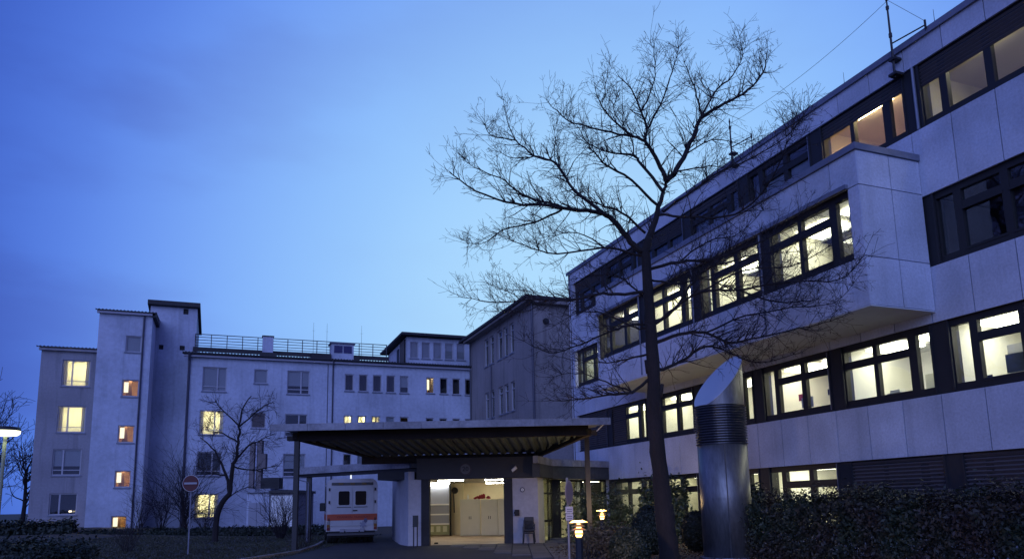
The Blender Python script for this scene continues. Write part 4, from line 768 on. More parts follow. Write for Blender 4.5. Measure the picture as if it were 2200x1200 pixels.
q = MB(TA); q.box(-1.075, 1.075, -.0455, -.0365, 1.02, 1.29); q.box(-W_-.006, -W_-.001, .0, 4.0, 1.02, 1.29); q.build('stripe', mat('signal_orange', (.40, .062, .022), .45, noise=.05), am)
textobj('KRANKEN', .15, lambda x, y, z: TA(-.32+x*.95, -.048-z*.5, 1.155+y), mat('dark_red_letter', (.16, .01, .01), .6), am)
textobj('TRANSPORT', .13, lambda x, y, z: TA(.42+x*.95, -.048-z*.5, 1.155+y), MATS['dark_red_letter'], am)
q = MB(TA)
for k in range(3):                                                    # six armed star of life emblem
    a = math.pi/3*k+math.pi/2; c_, s_ = math.cos(a), math.sin(a); q.add([(.47+c_*l-s_*w, -.040-.001*k, .83+s_*l+c_*w) for l, w in ((-.15, -.04), (.15, -.04), (.15, .04), (-.15, .04))], [(0,1,2,3)])
q.build('emblem', mat('emblem_blue_grey', (.25, .26, .33), .6), am)
q = MB(TA); q.add([(.58+.085*math.cos(a/14*2*math.pi), -.046, 1.0+.10*math.sin(a/14*2*math.pi)) for a in range(14)], [tuple(range(14))]); q.build('badge', mat('badge_grey', (.10, .10, .16), .6), am)
q = MB(TA); q.box(-1.0, 1.0, -.02, .3, .42, .56); q.build('chassis', BLACK, am)
q = MB(TA); q.bevbox(-1.06, 1.0, -.22, -.04, .38, .47, .02); q.build('bumper', mat('grey_bumper', (.07, .07, .075), .6), am)
q = MB(TA); q.box(-.28, .28, -.10, -.085, .52, .64); pl_ = q.build('number_plate', mat('dull_plate', (.28, .28, .32), .5), am)
for x0 in (-.52, .34): q = MB(TA); q.box(x0, x0+.18, -.10, -.03, .52, .66); q.build('plate_lamp', MATS['dull_plate'], am)
for x0 in (-1.08, .94):
    for j, cc in enumerate(((.35, .02, .02), (.5, .2, .03), (.6, .6, .62))): q = MB(TA); q.bevbox(x0, x0+.13, -.05, -.001, .60+j*.13, .72+j*.13, .01); q.build('tail_light', mat('tail_%d' % j, tuple(v*.4 for v in cc), .3), am)
q = MB(TA); q.box(-.9, .9, -.03, .12, 2.54, 2.66); q.build('roof_light_strip', mat('dark_trim', (.07, .07, .07), .5), am)
for x0 in (-.6, -.1, .4): q = MB(TA); q.box(x0, x0+.2, -.06, -.03, 2.56, 2.64); q.build('marker_lamp', mat('marker_amber', (.12, .08, .03), .3), am)
q = MB(TA); q.bevbox(-.10, -.04, .05, .15, 2.83, 2.99, .01); q.build('antenna', emis('glowing_white', (.9, .95, 1), 1.2), am)  # slim upright bar with a self-glowing surface
q = MB(TA); q.bevbox(-1.34, -1.09, 2.9, 3.02, 1.42, 1.80, .03); q.tube([(-1.2, 2.96, 1.6), (-1.08, 3.0, 1.6)], .03, 5); q.build('wing_mirror', FRAME, am)
q = MB(TA); q.tube([(-1.14, .35, 2.5), (-1.14, .35, 2.0), (-1.14, .35, 1.4)], .018, 5); q.build('grab_rail', FRAME, am)
def wheel(x, y, parent, T=TA, r=.36, w=.22):
    q = MB(lambda a, b_, c: T(x+c, y+a, r+b_)); n = 22; prof = [(r*.55, -w/2), (r*.94, -w/2), (r, -w*.35), (r, w*.35), (r*.94, w/2), (r*.55, w/2)]
    vs = [(rr_*math.cos(2*math.pi*k/n), rr_*math.sin(2*math.pi*k/n), h) for rr_, h in prof for k in range(n)]
    q.add(vs, [(i*n+k, i*n+(k+1)%n, (i+1)*n+(k+1)%n, (i+1)*n+k) for i in range(5) for k in range(n)]); wh = q.build('wheel', BLACK, parent, smooth=False)
    q = MB(lambda a, b_, c: T(x+c, y+a, r+b_)); q.add([(r*.56*math.cos(2*math.pi*k/n), r*.56*math.sin(2*math.pi*k/n), s_*w*.3) for s_ in (-1, 1) for k in range(n)], [tuple(range(n)), tuple(range(n, 2*n))]); q.build('rim', METALG, wh)
for x in (-.93, .87): wheel(x, .95, am); wheel(x, 4.9, am)
wheel(-.68, .95, am); wheel(.62, .95, am)
q = MB(TA); q.box(-1.12, -1.10, .45, 1.45, .45, .62); q.box(-.95, .95, -.02, .02, .3, .42); q.build('mud_flap', BLACK, am)

# ================================================================== STEEL DUCT
dc = SD(5.86, 20.8, 0); R_ = .68
du = thing('steel_duct', dc, 'stout stainless ventilation duct with ribbed louvres and slanted hood', 'duct')
q = MB(); q.lathe(tuple(dc), [(R_, .04), (R_, 3.10)], 64); q.build('shaft', STEEL, du, smooth=True)
q = MB(); a_ = math.radians(238)
q.box(dc.x+math.cos(a_)*R_-.012, dc.x+math.cos(a_)*R_+.012, dc.y+math.sin(a_)*R_-.01, dc.y+math.sin(a_)*R_+.01, .05, 3.09); q.build('vertical_seam', STEEL, du)
q = MB(); q.lathe(tuple(dc), [(R_+.004, 1.60), (R_+.004, 1.64)], 64); q.build('seam_band', STEEL, du)
q = MB(); q.lathe(tuple(dc), [(R_+.09, .0), (R_+.09, .06)], 40); q.build('base_flange', METALG, du)
q = MB(); prof = [(R_-.05, 3.10)]; nl_ = 15
for i in range(nl_): z = 3.10+i*(1.08/nl_); prof += [(R_-.05, z+.004), (R_+.035, z+.012), (R_+.035, z+.026), (R_-.045, z+.058)]
prof.append((R_-.05, 4.18)); q.lathe(tuple(dc), prof, 48); tag(q.build('louvres', mat('dark_steel', (.16, .16, .18), .35, metal=.9), du), kind='stuff')
# hood: cylinder sliced by a steep plane, closed with a flat cover
q = MB(); n = 64; lo_, hi_ = [], []
for k in range(n):
    a = 2*math.pi*k/n; v = E1*math.cos(a)*R_+E2*math.sin(a)*R_; lo_.append(tuple(dc+v+Vector((0,0,4.181)))); hi_.append(tuple(dc+v+Vector((0,0,max(4.2, 4.90+.70*math.cos(a)*1.0+.30*math.sin(a))))))
q.add(lo_+hi_, [(i, (i+1)%n, n+(i+1)%n, n+i) for i in range(n)]); hood = q.build('hood', STEEL, du, smooth=True)
q = MB(); c0 = Vector((0,0,0)); 
for h in hi_: c0 += Vector(h)
c0 /= n; up_ = Vector((0,0,.012)); q.add([tuple(c0+(Vector(h)-c0)*1.015+up_) for h in hi_]+[tuple(c0+(Vector(h)-c0)*1.015) for h in hi_], [tuple(range(n)), tuple(range(2*n-1, n-1, -1))]+[(i, (i+1)%n, n+(i+1)%n, n+i) for i in range(n)]); q.build('cover', mat('matt_zinc', (.62, .62, .66), .5, metal=.6), du)

# ================================================================== LAMPS, SIGNS
def bollard(p, h, label, s=1.0):
    t = thing('bollard_lamp', p, label, 'lamp', 'tiered bollard lamps by the entrance path')
    q = MB(); q.lathe(tuple(p), [(.075, 0), (.075, h-.22), (.05, h-.2)], 12); q.build('post', POST, t)
    G_ = emis('bollard_glow', (1, .62, .20), 7)
    q = MB(); q.lathe((p.x, p.y, p.z+h-.20), [(.05, 0), (.065, .03), (.075, .10), (.05, .18), (.03, .26)], 14); q.build('light_core', G_, t)
    for i, (r, z) in enumerate(((.10, -.15), (.15, -.07), (.13, .0), (.19, .075))):
        q = MB(); q.lathe((p.x, p.y, p.z+h+z), [(r*.55, .03), (r, 0), (r, .012), (r*.5, .045)], 18); q.build('shade_ring', mat('amber_glow_shade', (.80, .50, .20), .5), t)  # ring colour carries the amber glow of the lamp core
    l = bpy.data.lights.new('bollard_light', 'POINT'); l.energy = 130; l.color = (1, .66, .30); l.shadow_soft_size = .08
    o = bpy.data.objects.new('bollard_light', l); COL.objects.link(o); o.parent = t; o.location = (0, 0, h+.20)
bollard(SD(1.27, 15, .02), 1.1, 'nearer glowing tiered bollard lamp in front of the entrance planting')
bollard(SD(3.02, 26, .02), 1.18, 'farther glowing bollard lamp between the entrance and the round shrubs')
sl = thing('street_lamp', SD(-17.35, 25, 0), 'lit mushroom street lamp at the left edge', 'street lamp')
c = SD(-17.22, 25, 0)
q = MB(); q.lathe((c.x, c.y, 0), [(.06, 0), (.055, 4.2), (.03, 4.3)], 10); q.build('pole', mat('lamp_pole', (.25, .28, .2), .5), sl)
q = MB(); q.lathe((c.x, c.y, 4.37), [(.42, 0), (.44, .04), (.40, .12), (.1, .16)], 28); q.build('lamp_hood', POST, sl)
q = MB(); q.lathe((c.x, c.y, 4.22), [(.10, -.04), (.36, .0), (.42, .06), (.43, .148)], 28); q.build('diffuser', emis('street_lamp_glow', (1, 1, .72), 2.6), sl)
l = bpy.data.lights.new('street_light', 'POINT'); l.energy = 40; l.color = (.9, 1, .6); l.shadow_soft_size = .3; o = bpy.data.objects.new('street_light', l); COL.objects.link(o); o.parent = sl; o.location = (c.x-WORG[sl.name].x, c.y-WORG[sl.name].y, 4.05)
ne = thing('no_entry_sign', SD(-11.7, 27, .1), 'round no entry sign on a grey pole standing in the lawn', 'sign')
q = MB(Ts); q.tube([(-11.7, 27.04, 0), (-11.7, 27.04, 2.85)], .03, 8); q.build('pole', METALG, ne)
q = MB(Ts); q.tube([(-11.7, 26.98, 2.55), (-11.7, 26.995, 2.55)], .30, 32); q.build('plate', mat('white_sign_rim', (.55, .55, .58), .5), ne)
q = MB(Ts); q.tube([(-11.7, 26.97, 2.55), (-11.7, 26.98, 2.55)], .285, 32); q.build('red_disc', mat('sign_red', (.075, .008, .010), .6), ne)
q = MB(Ts); q.box(-11.93, -11.47, 26.955, 26.97, 2.515, 2.585); q.build('white_bar', mat('dull_white_bar', (.30, .30, .34), .6), ne)
ps = thing('parking_sign', SD(1.33, 18.3, 0), 'narrow looking round traffic sign seen almost edge on, white plates below', 'sign')
an = math.radians(68); ax_ = E1*math.cos(an)+E2*math.sin(an); ay_ = E1*math.sin(an)-E2*math.cos(an); sc0 = SD(1.33, 18.3, 0)
TP = lambda x, y, z: sc0+ax_*x+ay_*y+Vector((0,0,z))
q = MB(TP); q.tube([(0, -.03, 0), (0, -.03, 2.2)], .03, 8); q.build('pole', METALG, ps)
q = MB(TP); q.tube([(0, .005, 1.84), (0, .02, 1.84)], .30, 32); q.build('disc', mat('sign_violet_grey', (.22, .19, .26), .55), ps)
q = MB(TP); q.tube([(0, .021, 1.84), (0, .025, 1.84)], .25, 32); q.build('disc_face', mat('sign_face_dark', (.17, .15, .24), .55), ps)
an2 = math.radians(25); bx_ = E1*math.cos(an2)+E2*math.sin(an2); by_ = E1*math.sin(an2)-E2*math.cos(an2); TP2 = lambda x, y, z: sc0+bx_*x+by_*y+Vector((0,0,z))
for z0, z1, tx in ((1.34, 1.50, 'frei'), (1.17, 1.325, 'P')):
    q = MB(TP2); q.box(-.10, .10, .0, .012, z0, z1); pl_ = q.build('plate', mat('plate_white', (.5, .5, .58), .5), ps)
    q = MB(TP2)
    for j in range(2): q.box(-.07, .07, .0125, .014, z0+.035+j*.05, z0+.055+j*.05)
    q.build('print', mat('plate_print', (.15, .15, .22), .6), pl_)

# ================================================================== TREES
def px_path(pts, D0, dz):
    out_ = []; L_ = 0
    for i, p in enumerate(pts):
        if i: L_ += math.hypot(p[0]-pts[i-1][0], p[1]-pts[i-1][1])/F*D0
        out_.append(PD(p[0], p[1], D0+dz*L_))
    return out_
def smooth_path(P, sub_=3, jit=0):
    out_ = []
    for i in range(len(P)-1):
        p0 = P[max(i-1, 0)]; p1 = P[i]; p2 = P[i+1]; p3 = P[min(i+2, len(P)-1)]
        for k in range(sub_):
            t = k/sub_; v = .5*((2*p1)+(p2-p0)*t+(2*p0-5*p1+4*p2-p3)*t*t+(3*p1-3*p2+p3-p0)*t**3)
            if jit and (i or k): v = v+Vector((random.gauss(0, jit), random.gauss(0, jit), random.gauss(0, jit)))
            out_.append(v)
    out_.append(P[-1]); return out_
def twig(q, p, d, ln, r, lvl, up=.25, wig=.30, nmul=1.0, minr=.0035):
    """a branch that wanders, tapers and carries smaller ones"""
    n = max(3, int(ln/.13)) if lvl > 0 else 3
    pts = [p]; dirs = [d.normalized()]; cur = p.copy(); dd = d.normalized(); curve = Vector((random.gauss(0,1), random.gauss(0,1), random.gauss(0,1)))*.05
    for i in range(n):
        dd = (dd+Vector((random.gauss(0,1), random.gauss(0,1), random.gauss(0,1)))*wig*.38+curve+Vector((0,0,up*.10))).normalized(); cur = cur+dd*(ln/n); pts.append(cur.copy()); dirs.append(dd.copy())
    rads = [max(minr, r*(1-.75*i/n)) for i in range(n+1)]
    q.tube(pts, rads, 4 if r > .012 else 3, cap=False)
    if lvl <= 0: return
    nb = max(2, int(ln/(.17 if lvl > 1 else .13)*nmul*.5)+1)
    for i in range(nb):
        t = random.uniform(.18, 1.0); j = min(n, max(1, int(t*n))); base = pts[j]; a = dirs[j].cross(Vector((random.gauss(0,1), random.gauss(0,1), random.gauss(0,1)))).normalized(); ang = random.uniform(.5, 1.05)
        nd = dirs[j]*math.cos(ang)+a*math.sin(ang)
        twig(q, base, nd, ln*random.uniform(.30, .60)*(1.1-.4*t), max(minr, rads[j]*.6), lvl-1, up, wig, nmul, minr)
LIMBS = [ # photograph outline of the main limbs, start radius in m, depth drift
 ([(1385,540),(1361,527),(1332,489),(1302,462),(1273,454),(1211,447),(1165,439),(1107,439),(1023,410),(965,368)], .085, -.25),
 ([(1302,462),(1257,427),(1232,406),(1194,352),(1148,335),(1107,302),(1057,293),(1040,264)], .05, .35),
 ([(1211,447),(1190,437),(1127,422),(1086,389),(1032,368),(994,339)], .035, -.5),
 ([(1207,450),(1148,477),(1082,493),(1040,522),(998,522)], .03, .6),
 ([(1388,540),(1394,514),(1411,460),(1427,406),(1432,389)], .12, .05),
 ([(1432,389),(1423,368),(1402,327),(1386,302),(1390,277),(1377,239),(1357,193),(1327,160)], .065, -.2),
 ([(1432,389),(1461,352),(1490,293),(1507,252),(1557,222),(1607,193),(1640,156),(1648,110)], .075, .25),
 ([(1507,252),(1498,206),(1482,164),(1469,131)], .03, -.3),
 ([(1507,252),(1536,198),(1573,164),(1594,122),(1586,68)], .03, .3),
 ([(1386,302),(1361,293),(1315,285),(1232,264),(1198,239),(1175,216)], .04, .4),
 ([(1361,293),(1315,256),(1290,222),(1277,181)], .03, -.4), ([(1294,220),(1302,180),(1309,127)], .016, 0),
 ([(1390,277),(1419,227),(1444,152),(1461,93)], .03, .4), ([(1377,239),(1402,185),(1407,135),(1398,81)], .022, -.4),
 ([(1423,410),(1377,352),(1361,335),(1307,327),(1265,310),(1240,298)], .045, .3),
 ([(1411,439),(1357,389),(1294,347),(1265,310),(1240,270)], .04, -.45),
 ([(1386,500),(1336,456),(1286,439),(1240,420),(1200,395)], .035, -.6),
 ([(1232,406),(1207,368),(1198,327),(1190,270)], .025, .5), ([(1148,335),(1100,340),(1060,320)], .02, -.3), ([(1107,302),(1090,260),(1080,206)], .018, 0),
 ([(1361,335),(1356,300),(1320,240),(1330,190)], .02, .7),
 ([(1436,380),(1457,368),(1523,356),(1557,360)], .03, -.4), ([(1416,462),(1482,464),(1577,460),(1648,402),(1690,310),(1725,250)], .035, -.55),
 ([(1425,455),(1494,406),(1540,372),(1615,339),(1690,293),(1732,235)], .035, .2), ([(1470,335),(1530,300),(1590,310),(1640,290)], .02, -.4),
 ([(1380,548),(1361,545),(1298,531),(1198,545),(1127,527),(1090,510)], .04, -.4), ([(1298,531),(1240,500),(1180,505),(1120,490)], .02, .5),
 ([(1388,628),(1330,632),(1287,630),(1243,643),(1183,643),(1126,645),(1048,647),(988,636)], .045, -.2),
 ([(1126,645),(1080,620),(1040,606)], .015, .3), ([(1183,643),(1120,670),(1060,668)], .015, -.3),
 ([(1392,695),(1347,699),(1308,714),(1243,740),(1183,757),(1113,727)], .04, .3), ([(1392,700),(1373,705),(1300,675),(1243,671),(1183,705)], .03, -.5),
 ([(1396,812),(1356,840),(1308,848),(1243,857),(1174,861)], .045, -.3), ([(1356,840),(1300,820),(1240,800),(1180,810)], .025, .4),
 ([(1395,578),(1460,562),(1525,558),(1612,528),(1677,497),(1740,450)], .045, -.35), ([(1460,562),(1520,520),(1590,500),(1650,440)], .025, .3),
 ([(1400,695),(1447,666),(1482,614),(1516,580),(1568,562),(1640,545),(1730,540)], .045, .2),
 ([(1402,738),(1460,718),(1516,714),(1568,736),(1633,723),(1740,701),(1790,690)], .05, -.2), ([(1402,795),(1425,792),(1464,775),(1516,744),(1568,757),(1633,779),(1720,757)], .05, .3),
 ([(1400,700),(1451,662),(1503,627),(1590,623),(1700,605),(1800,600),(1850,560)], .045, -.45), ([(1503,627),(1600,580),(1700,570),(1800,520),(1845,480)], .03, .2),
 ([(1590,623),(1680,650),(1760,640),(1820,620)], .025, .4), ([(1516,714),(1600,680),(1700,660),(1790,650),(1840,600)], .025, -.3),
 ([(1392,650),(1340,600),(1290,590),(1230,600)], .03, .5), ([(1398,760),(1350,770),(1290,780),(1235,775)], .03, -.5), ([(1396,600),(1450,610),(1520,600),(1600,640),(1680,690)], .03, .6),
]
def big_tree():
    D0 = 18.0; base = PD(1440, 1222, D0); base.z = 0
    t = thing('oak_tree', base, 'tall bare tree with a wide twiggy crown in front of the wing', 'tree')
    tr = [Vector((base.x, base.y, -.1))]+[PD(x, y, D0) for x, y in ((1437,1180),(1428,1110),(1418,1010),(1411,950),(1406,880),(1404,800),(1399,720),(1395,660),(1391,600),(1387,540),(1394,510))]
    q = MB(); P = smooth_path(tr, 3, .006); rr_ = [.30, .29, .28, .275, .27, .265, .26, .25, .235, .225, .22, .215, .21, .205, .20, .198, .195, .19, .185, .18, .175, .17, .168, .165, .16, .155, .15, .145, .14, .13, .125, .12, .115, .1, .09]
    q.tube(P, [rr_[min(i, len(rr_)-1)]*.86*(1+random.uniform(-.05, .07)) for i in range(len(P))], 14); q.tube([P[16]+E1*.12, P[17]+E1*.21+Vector((0,0,.02))], [.1, .04], 8); q.tube([P[18]-E1*.1, P[19]-E1*.18], [.09, .04], 8)
    q.build('trunk', BARK, t, smooth=True)
    q = MB(); q2 = MB()
    for pts, r, dz in LIMBS:
        P = smooth_path(px_path(pts, D0, dz), 4, .012); n = len(P); rads = [max(.006, 1.0*r*(1-.86*i/(n-1))) for i in range(n)]
        q.tube(P, rads, 7, cap=False)
        tot = sum((P[i+1]-P[i]).length for i in range(n-1)); nb = int(tot/.066)
        for k in range(nb):
            u = random.uniform(.10, 1)**.75; j = min(n-2, int(u*(n-1))); d = (P[j+1]-P[j]).normalized(); a = d.cross(Vector((random.gauss(0,1), random.gauss(0,1), random.gauss(0,1)))).normalized()
            if a.z < -.3: a = -a if random.random() < .6 else a
            ang = random.uniform(.55, 1.15); nd = d*math.cos(ang)+a*math.sin(ang)
            ln = random.uniform(.35, 1.2)*(.55+.6*min(1, tot/4))*(1.15-.45*u)
            twig(q2, P[j], nd, ln, max(.0065, min(.014, rads[j]*.5)), 2 if ln > .42 else 1, up=.18, wig=.38, nmul=.9)
        twig(q2, P[-1], P[-1]-P[-2], .75, .006, 1, up=.3, wig=.22)
    o = q.build('limbs', BARK, t); o = q2.build('twigs', TWIG, t); o['kind'] = 'stuff'; print('tree twig tris', len(q2.f)*2)
big_tree()
def small_tree():
    D0 = 34.0; base = PD(462, 1158, D0); t = thing('garden_tree', (base.x, base.y, base.z-.1), 'small crooked bare tree on the lawn right of the no entry sign', 'tree')
    lim = [([(462,1162),(466,1110),(478,1078),(493,1060),(495,1040)], .14, 0), ([(493,1060),(486,1020),(470,985),(455,960),(430,940)], .08, .2), ([(495,1040),(500,1000),(508,985),(512,950),(515,915),(520,880),(540,850)], .10, -.2), ([(508,985),(535,955),(560,945),(590,930)], .05, .3),
           ([(515,915),(490,890),(470,870),(462,860)], .04, .3), ([(515,915),(545,890),(570,870),(590,865)], .04, -.3), ([(500,1000),(540,1010),(570,1005),(600,1000)], .04, .2), ([(486,1020),(450,1015),(420,1000)], .04, -.2), ([(512,950),(480,930),(450,925),(440,905)], .04, -.4), ([(478,1078),(520,1050),(550,1045)], .03, .3)]
    q = MB(); q2 = MB()
    for i, (pts, r, dz) in enumerate(lim):
        P = smooth_path(px_path(pts, D0, dz), 3, .02 if i else .005); n = len(P); rads = [max(.015, r*(1-(.3 if i == 0 else .8)*k/(n-1))) for k in range(n)]; q.tube(P, rads, 7)
        if i == 0: continue
        tot = sum((P[k+1]-P[k]).length for k in range(n-1))
        for k in range(int(tot/.10)):
            j = min(n-2, int(random.uniform(.2, 1)*(n-1))); d = (P[j+1]-P[j]).normalized(); a = d.cross(Vector((random.gauss(0,1), random.gauss(0,1), random.gauss(0,1)))).normalized(); nd = d*.6+a*.8
            twig(q2, P[j], nd, random.uniform(.4, 1.3), .011, 1, up=.4, wig=.45, nmul=1.2, minr=.006)
    q.build('trunk', BARK, t); o = q2.build('twigs', TWIG, t); o['kind'] = 'stuff'
small_tree()
def fan_shrub(px, py, D, h, spread, n, label, lean=0, lvl=1, name='bare_shrub', r=.018, up=.6, cat='shrub', M=TWIG, group=None):
    b0 = PD(px, py, D); t = thing(name, (b0.x, b0.y, gz(b0.x, b0.y)), label, cat, group); q = MB(); b0.z = gz(b0.x, b0.y)
    for i in range(n):
        a = random.uniform(0, 2*math.pi); s = random.random()**.7*spread; d = Vector((math.cos(a)*s+lean*E1.x, math.sin(a)*s+lean*E1.y, 1)).normalized()
        twig(q, b0+Vector((math.cos(a)*.15, math.sin(a)*.15, 0)), d, h*random.uniform(.6, 1.05), r, lvl, up=up, wig=.16, nmul=.8, minr=.006)
    o = q.build('stems', M, t); o['kind'] = 'stuff'; return t
fan_shrub(395, 1138, 52, 6.4, .08, 22, 'tall narrow bare shrub climbing before the ward wall', name='columnar_shrub', r=.03)
fan_shrub(345, 1138, 52, 4.4, .75, 24, 'wide spreading bare shrub before the lift tower', r=.016)
fan_shrub(298, 1138, 51, 3.0, .4, 16, 'low thin bare shrub beside the lowest stair window', r=.02)
fan_shrub(603, 1150, 40, 2.5, .55, 34, 'twiggy leafless shrub in front of the white roller door', r=.018)
fan_shrub(275, 1172, 30, 1.1, .6, 24, 'low ragged shrub on the lawn below the stair tower', r=.012)
fan_shrub(650, 1180, 29, .9, .8, 18, 'small straggly shrub at the foot of the canopy post', r=.012)
fan_shrub(440, 1140, 50, 2.2, .6, 20, 'bare shrub under the lowest lit ward window', r=.02)
def far_tree(px, D, h, label, spread=.55, n=26, M=TWIG):
    b0 = PD(px, 1110, D); b0.z = 0; t = thing('background_tree', (b0.x, b0.y, 0), label, 'tree', 'bare trees at the far left'); q = MB(); q.tube([b0+Vector((0,0,-.5)), b0+Vector((.1, 0, h*.25)), b0+Vector((.0, .1, h*.6))], [.25, .18, .1], 7); q.build('trunk', BARK, t)
    q = MB()
    for i in range(n):
        z = random.uniform(.18, .6)*h; a = random.uniform(0, 2*math.pi); d = Vector((math.cos(a)*spread*1.6, math.sin(a)*spread*1.6, 1)).normalized()
        twig(q, b0+Vector((0,0,z)), d, h*random.uniform(.30, .55), .06, 2, up=.5, wig=.3, nmul=.42, minr=.014)
    o = q.build('twigs', M, t); o['kind'] = 'stuff'
far_tree(-35, 62, 12.5, 'bare tree behind the street lamp, leftmost', n=30); far_tree(48, 70, 9.5, 'bare tree just left of the end block', n=24)
# ================================================================== HEDGES AND SHRUBS
def hedge(name, path, width, height, n, M, label, size=.07, cat='hedge', top_rag=.12, z0=0, group=None):
    path = [Vector(p) for p in path]; t = thing(name, tuple(path[0]*.5+path[-1]*.5), label, cat, group)
    seg = [(path[i], path[i+1], (path[i+1]-path[i]).length) for i in range(len(path)-1)]; tot = sum(s[2] for s in seg); cen = []; nor = []
    pr = np.array([s[2]/tot for s in seg]); ids = rng.choice(len(seg), n, p=pr)
    for i in range(n):
        a, c, l = seg[ids[i]]; u = rng.random(); p = a.lerp(c, u); d = (c-a).normalized(); nn = Vector((-d.y, d.x, 0))
        rr2 = rng.random()
        hh = height(p) if callable(height) else height
        hh *= 1+.06*math.sin(p.x*2.1+p.y*1.7)+.05*math.sin(p.x*5.3-p.y*4.1)
        if rr2 < .34: w = (rng.random()*2-1)*width/2; z = hh+rng.normal()*top_rag*.5+abs(rng.normal())*top_rag*.4; v = Vector((0,0,1))
        elif rr2 < .80: w = (width/2)*(1+rng.normal()*.14)*(-1 if (nn.dot(EYE-p) < 0) else 1); z = rng.random()*hh; v = nn if nn.dot(EYE-p) > 0 else -nn
        else: w = (rng.random()*2-1)*width/2; z = rng.random()*hh; v = nn
        q_ = p+nn*w; cen.append((q_.x, q_.y, z0+z)); v2 = np.array(v)+rng.normal(size=3)*.65; nor.append(v2/np.linalg.norm(v2))
    o = quads_mesh('foliage', np.array(cen), np.array(nor), size, M, t, org=WORG[t.name]); o['kind'] = 'stuff'
    q = MB(); k = max(2, int(tot/.5))
    for i in range(k):
        u = (i+.5)/k*tot; 
        for a, c, l in seg:
            if u <= l: p = a.lerp(c, u/l); break
            u -= l
        hh = (height(p) if callable(height) else height)
        for _ in range(3):
            d = Vector((random.gauss(0, .25), random.gauss(0, .25), 1)).normalized(); q.tube([p+Vector((0,0,z0-.05)), p+d*hh*.5+Vector((0,0,z0)), p+d*hh*.95+Vector((random.gauss(0,.05), random.gauss(0,.05), z0))], [.02, .014, .006], 4)
    q.build('stems', BARK, t); return t
hedge('evergreen_hedge', [SD(7.0, 20.4), SD(8.0, 17.6), SD(9.2, 15.0), SD(10.2, 13.0), SD(10.7, 10.5), SD(10.9, 7.5)], 1.5, 1.40, 64000, LEAF, 'tall dark evergreen hedge running along the foot of the wing at right', size=.048, top_rag=.24)
hedge('laurel_shrub', [SD(1.9, 28.9), SD(3.0, 29.6), SD(4.4, 30.6)], 1.1, lambda p: 1.35, 2400, LEAF2, 'loose laurel shrubs in front of the lobby windows', size=.085, cat='shrub', top_rag=.6)
hedge('laurel_shrub', [SD(5.0, 29.2), SD(6.6, 28.4)], 1.1, lambda p: 1.7, 3200, LEAF2, 'loose laurel shrub under the first windows of the wing', size=.085, cat='shrub', top_rag=.6)
hedge('laurel_shrub', [SD(6.4, 23.2), SD(7.4, 22.4)], .8, 1.7, 3000, LEAF, 'dark shrub just left of the steel duct', size=.07, cat='shrub', top_rag=.3)
hedge('low_hedge', [SD(-25.5, 44.5), SD(-17.5, 45), SD(-13, 45), SD(-10, 45)], 1.0, .34, 12000, LEAF3, 'long low clipped hedge across the back of the lawn', size=.09, z0=.05)
hedge('conifer_shrubs', [SD(-33, 42), SD(-29, 44), SD(-26.3, 45)], 2.0, .75, 8000, LEAF3, 'dark conifer bank below the end block', size=.13, cat='shrub', top_rag=.3)
hedge('dark_hedge', [SD(-17.5, 23), SD(-13.5, 22), SD(-12.3, 21)], 1.6, .40, 14000, LEAF3, 'dark ragged ground shrubs in the bottom left corner', size=.07, cat='shrub', top_rag=.3)
hedge('low_hedge', [SD(-9.3, 40), SD(-8.0, 39)], .9, .5, 2500, LEAF2, 'small mossy shrub left of the ambulance', size=.08, cat='shrub')
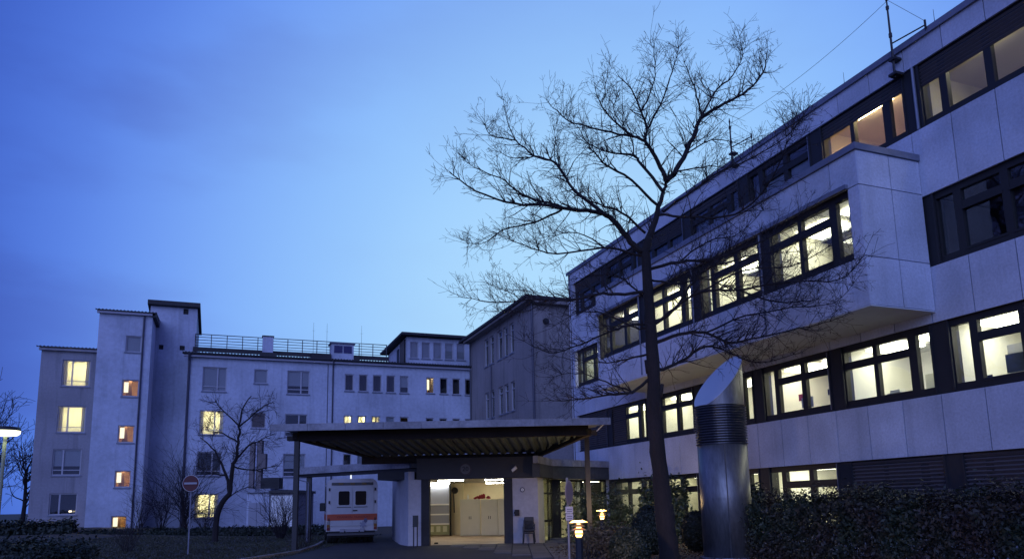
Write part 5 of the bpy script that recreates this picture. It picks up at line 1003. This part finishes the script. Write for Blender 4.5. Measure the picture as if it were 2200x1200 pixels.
def topiary(p, r, h, label, n=9000, M=LEAF3):
    t = thing('clipped_shrub', p, label, 'shrub', 'clipped round evergreen shrubs'); v = rng.normal(size=(n,3)); v /= np.linalg.norm(v,axis=1)[:,None]; s = (.90+.10*rng.random(n)+.02*rng.normal(size=n)); s *= 1+.05*np.sin(v[:,0]*7+v[:,1]*5)*np.sin(v[:,2]*6)
    c = v*s[:,None]*np.array([r, r, h/2]); c[:,2] += h/2+.02; nn = v+rng.normal(size=(n,3))*.6; nn /= np.linalg.norm(nn,axis=1)[:,None]
    o = quads_mesh('foliage', c+np.array(p), nn, .035, M, t, org=p); o['kind'] = 'stuff'
    q = MB(); rings = []
    prof = [(.01, .05)]+[(r*.88*math.sin(math.pi*i/10), h*(.5-.46*math.cos(math.pi*i/10))) for i in range(1, 10)]+[(.01, h*.96)]; q.lathe(tuple(p), prof, 16); q.build('dark_core', mat('shrub_core', (.006, .008, .006), .95), t, smooth=True)  # solid near-black core inside the leaf shell
topiary(SD(2.6, 17.2), .46, .98, 'large round clipped shrub left of the oak trunk'); topiary(SD(4.1, 22.5), .62, 1.45, 'taller clipped shrub behind the round one'); topiary(SD(5.6, 23.3), .45, 1.25, 'clipped shrub between the trunk and the steel duct'); topiary(SD(5.15, 9.0), .4, .62, 'pale topped low shrub at the lower right edge', n=5000, M=LEAF2)
# rough grass and leaf litter
n = 26000; s_ = rng.uniform(-22, -7.5, n); D_ = 19+rng.random(n)**1.3*24; gx = s_*E1.x+D_*E2.x; gy = s_*E1.y+D_*E2.y; gzv = np.array([gz(a, b_) for a, b_ in zip(gx, gy)])
c = np.stack([gx, gy, gzv+.03], 1); nn = rng.normal(size=(n,3))*np.array([1, 1, .3]); nn /= np.linalg.norm(nn,axis=1)[:,None]
o = quads_mesh('lawn_grass', c, nn, .055, mat('dull_grass', (.055, .062, .035), .9, noise=.3, scale=2), None, org=(0,0,0), aspect=.25); tag(o, 'short rough grass covering the lawn', kind='stuff')
n = 5000; s_ = rng.uniform(1.2, 7, n); D_ = 15.5+rng.random(n)*12; m_ = (s_ > .2+(D_-15)*.07); s_ = s_[m_]; D_ = D_[m_]; n = len(s_); c = np.stack([s_*E1.x+D_*E2.x, s_*E1.y+D_*E2.y, .03+.03*rng.random(n)], 1); nn = rng.normal(size=(n,3))*.5+np.array([0,0,1]); nn /= np.linalg.norm(nn,axis=1)[:,None]
o = quads_mesh('leaf_litter', c, nn, .05, mat('dead_leaves', (.16, .10, .05), .9, noise=.4, scale=3), None, org=(0,0,0)); tag(o, 'fallen leaves and ground cover around the bollard lamps', kind='stuff')
hedge('garden_shrub', [SD(1.9, 20.5), SD(2.6, 22.5), SD(3.3, 25)], 1.2, .5, 3500, mat('brownish_leaf', (.14, .10, .05), .8, noise=.3, scale=5), 'low brownish ground shrubs lit by the bollard lamps', size=.06, cat='shrub', top_rag=.3)
print('objects', len(sc.objects))
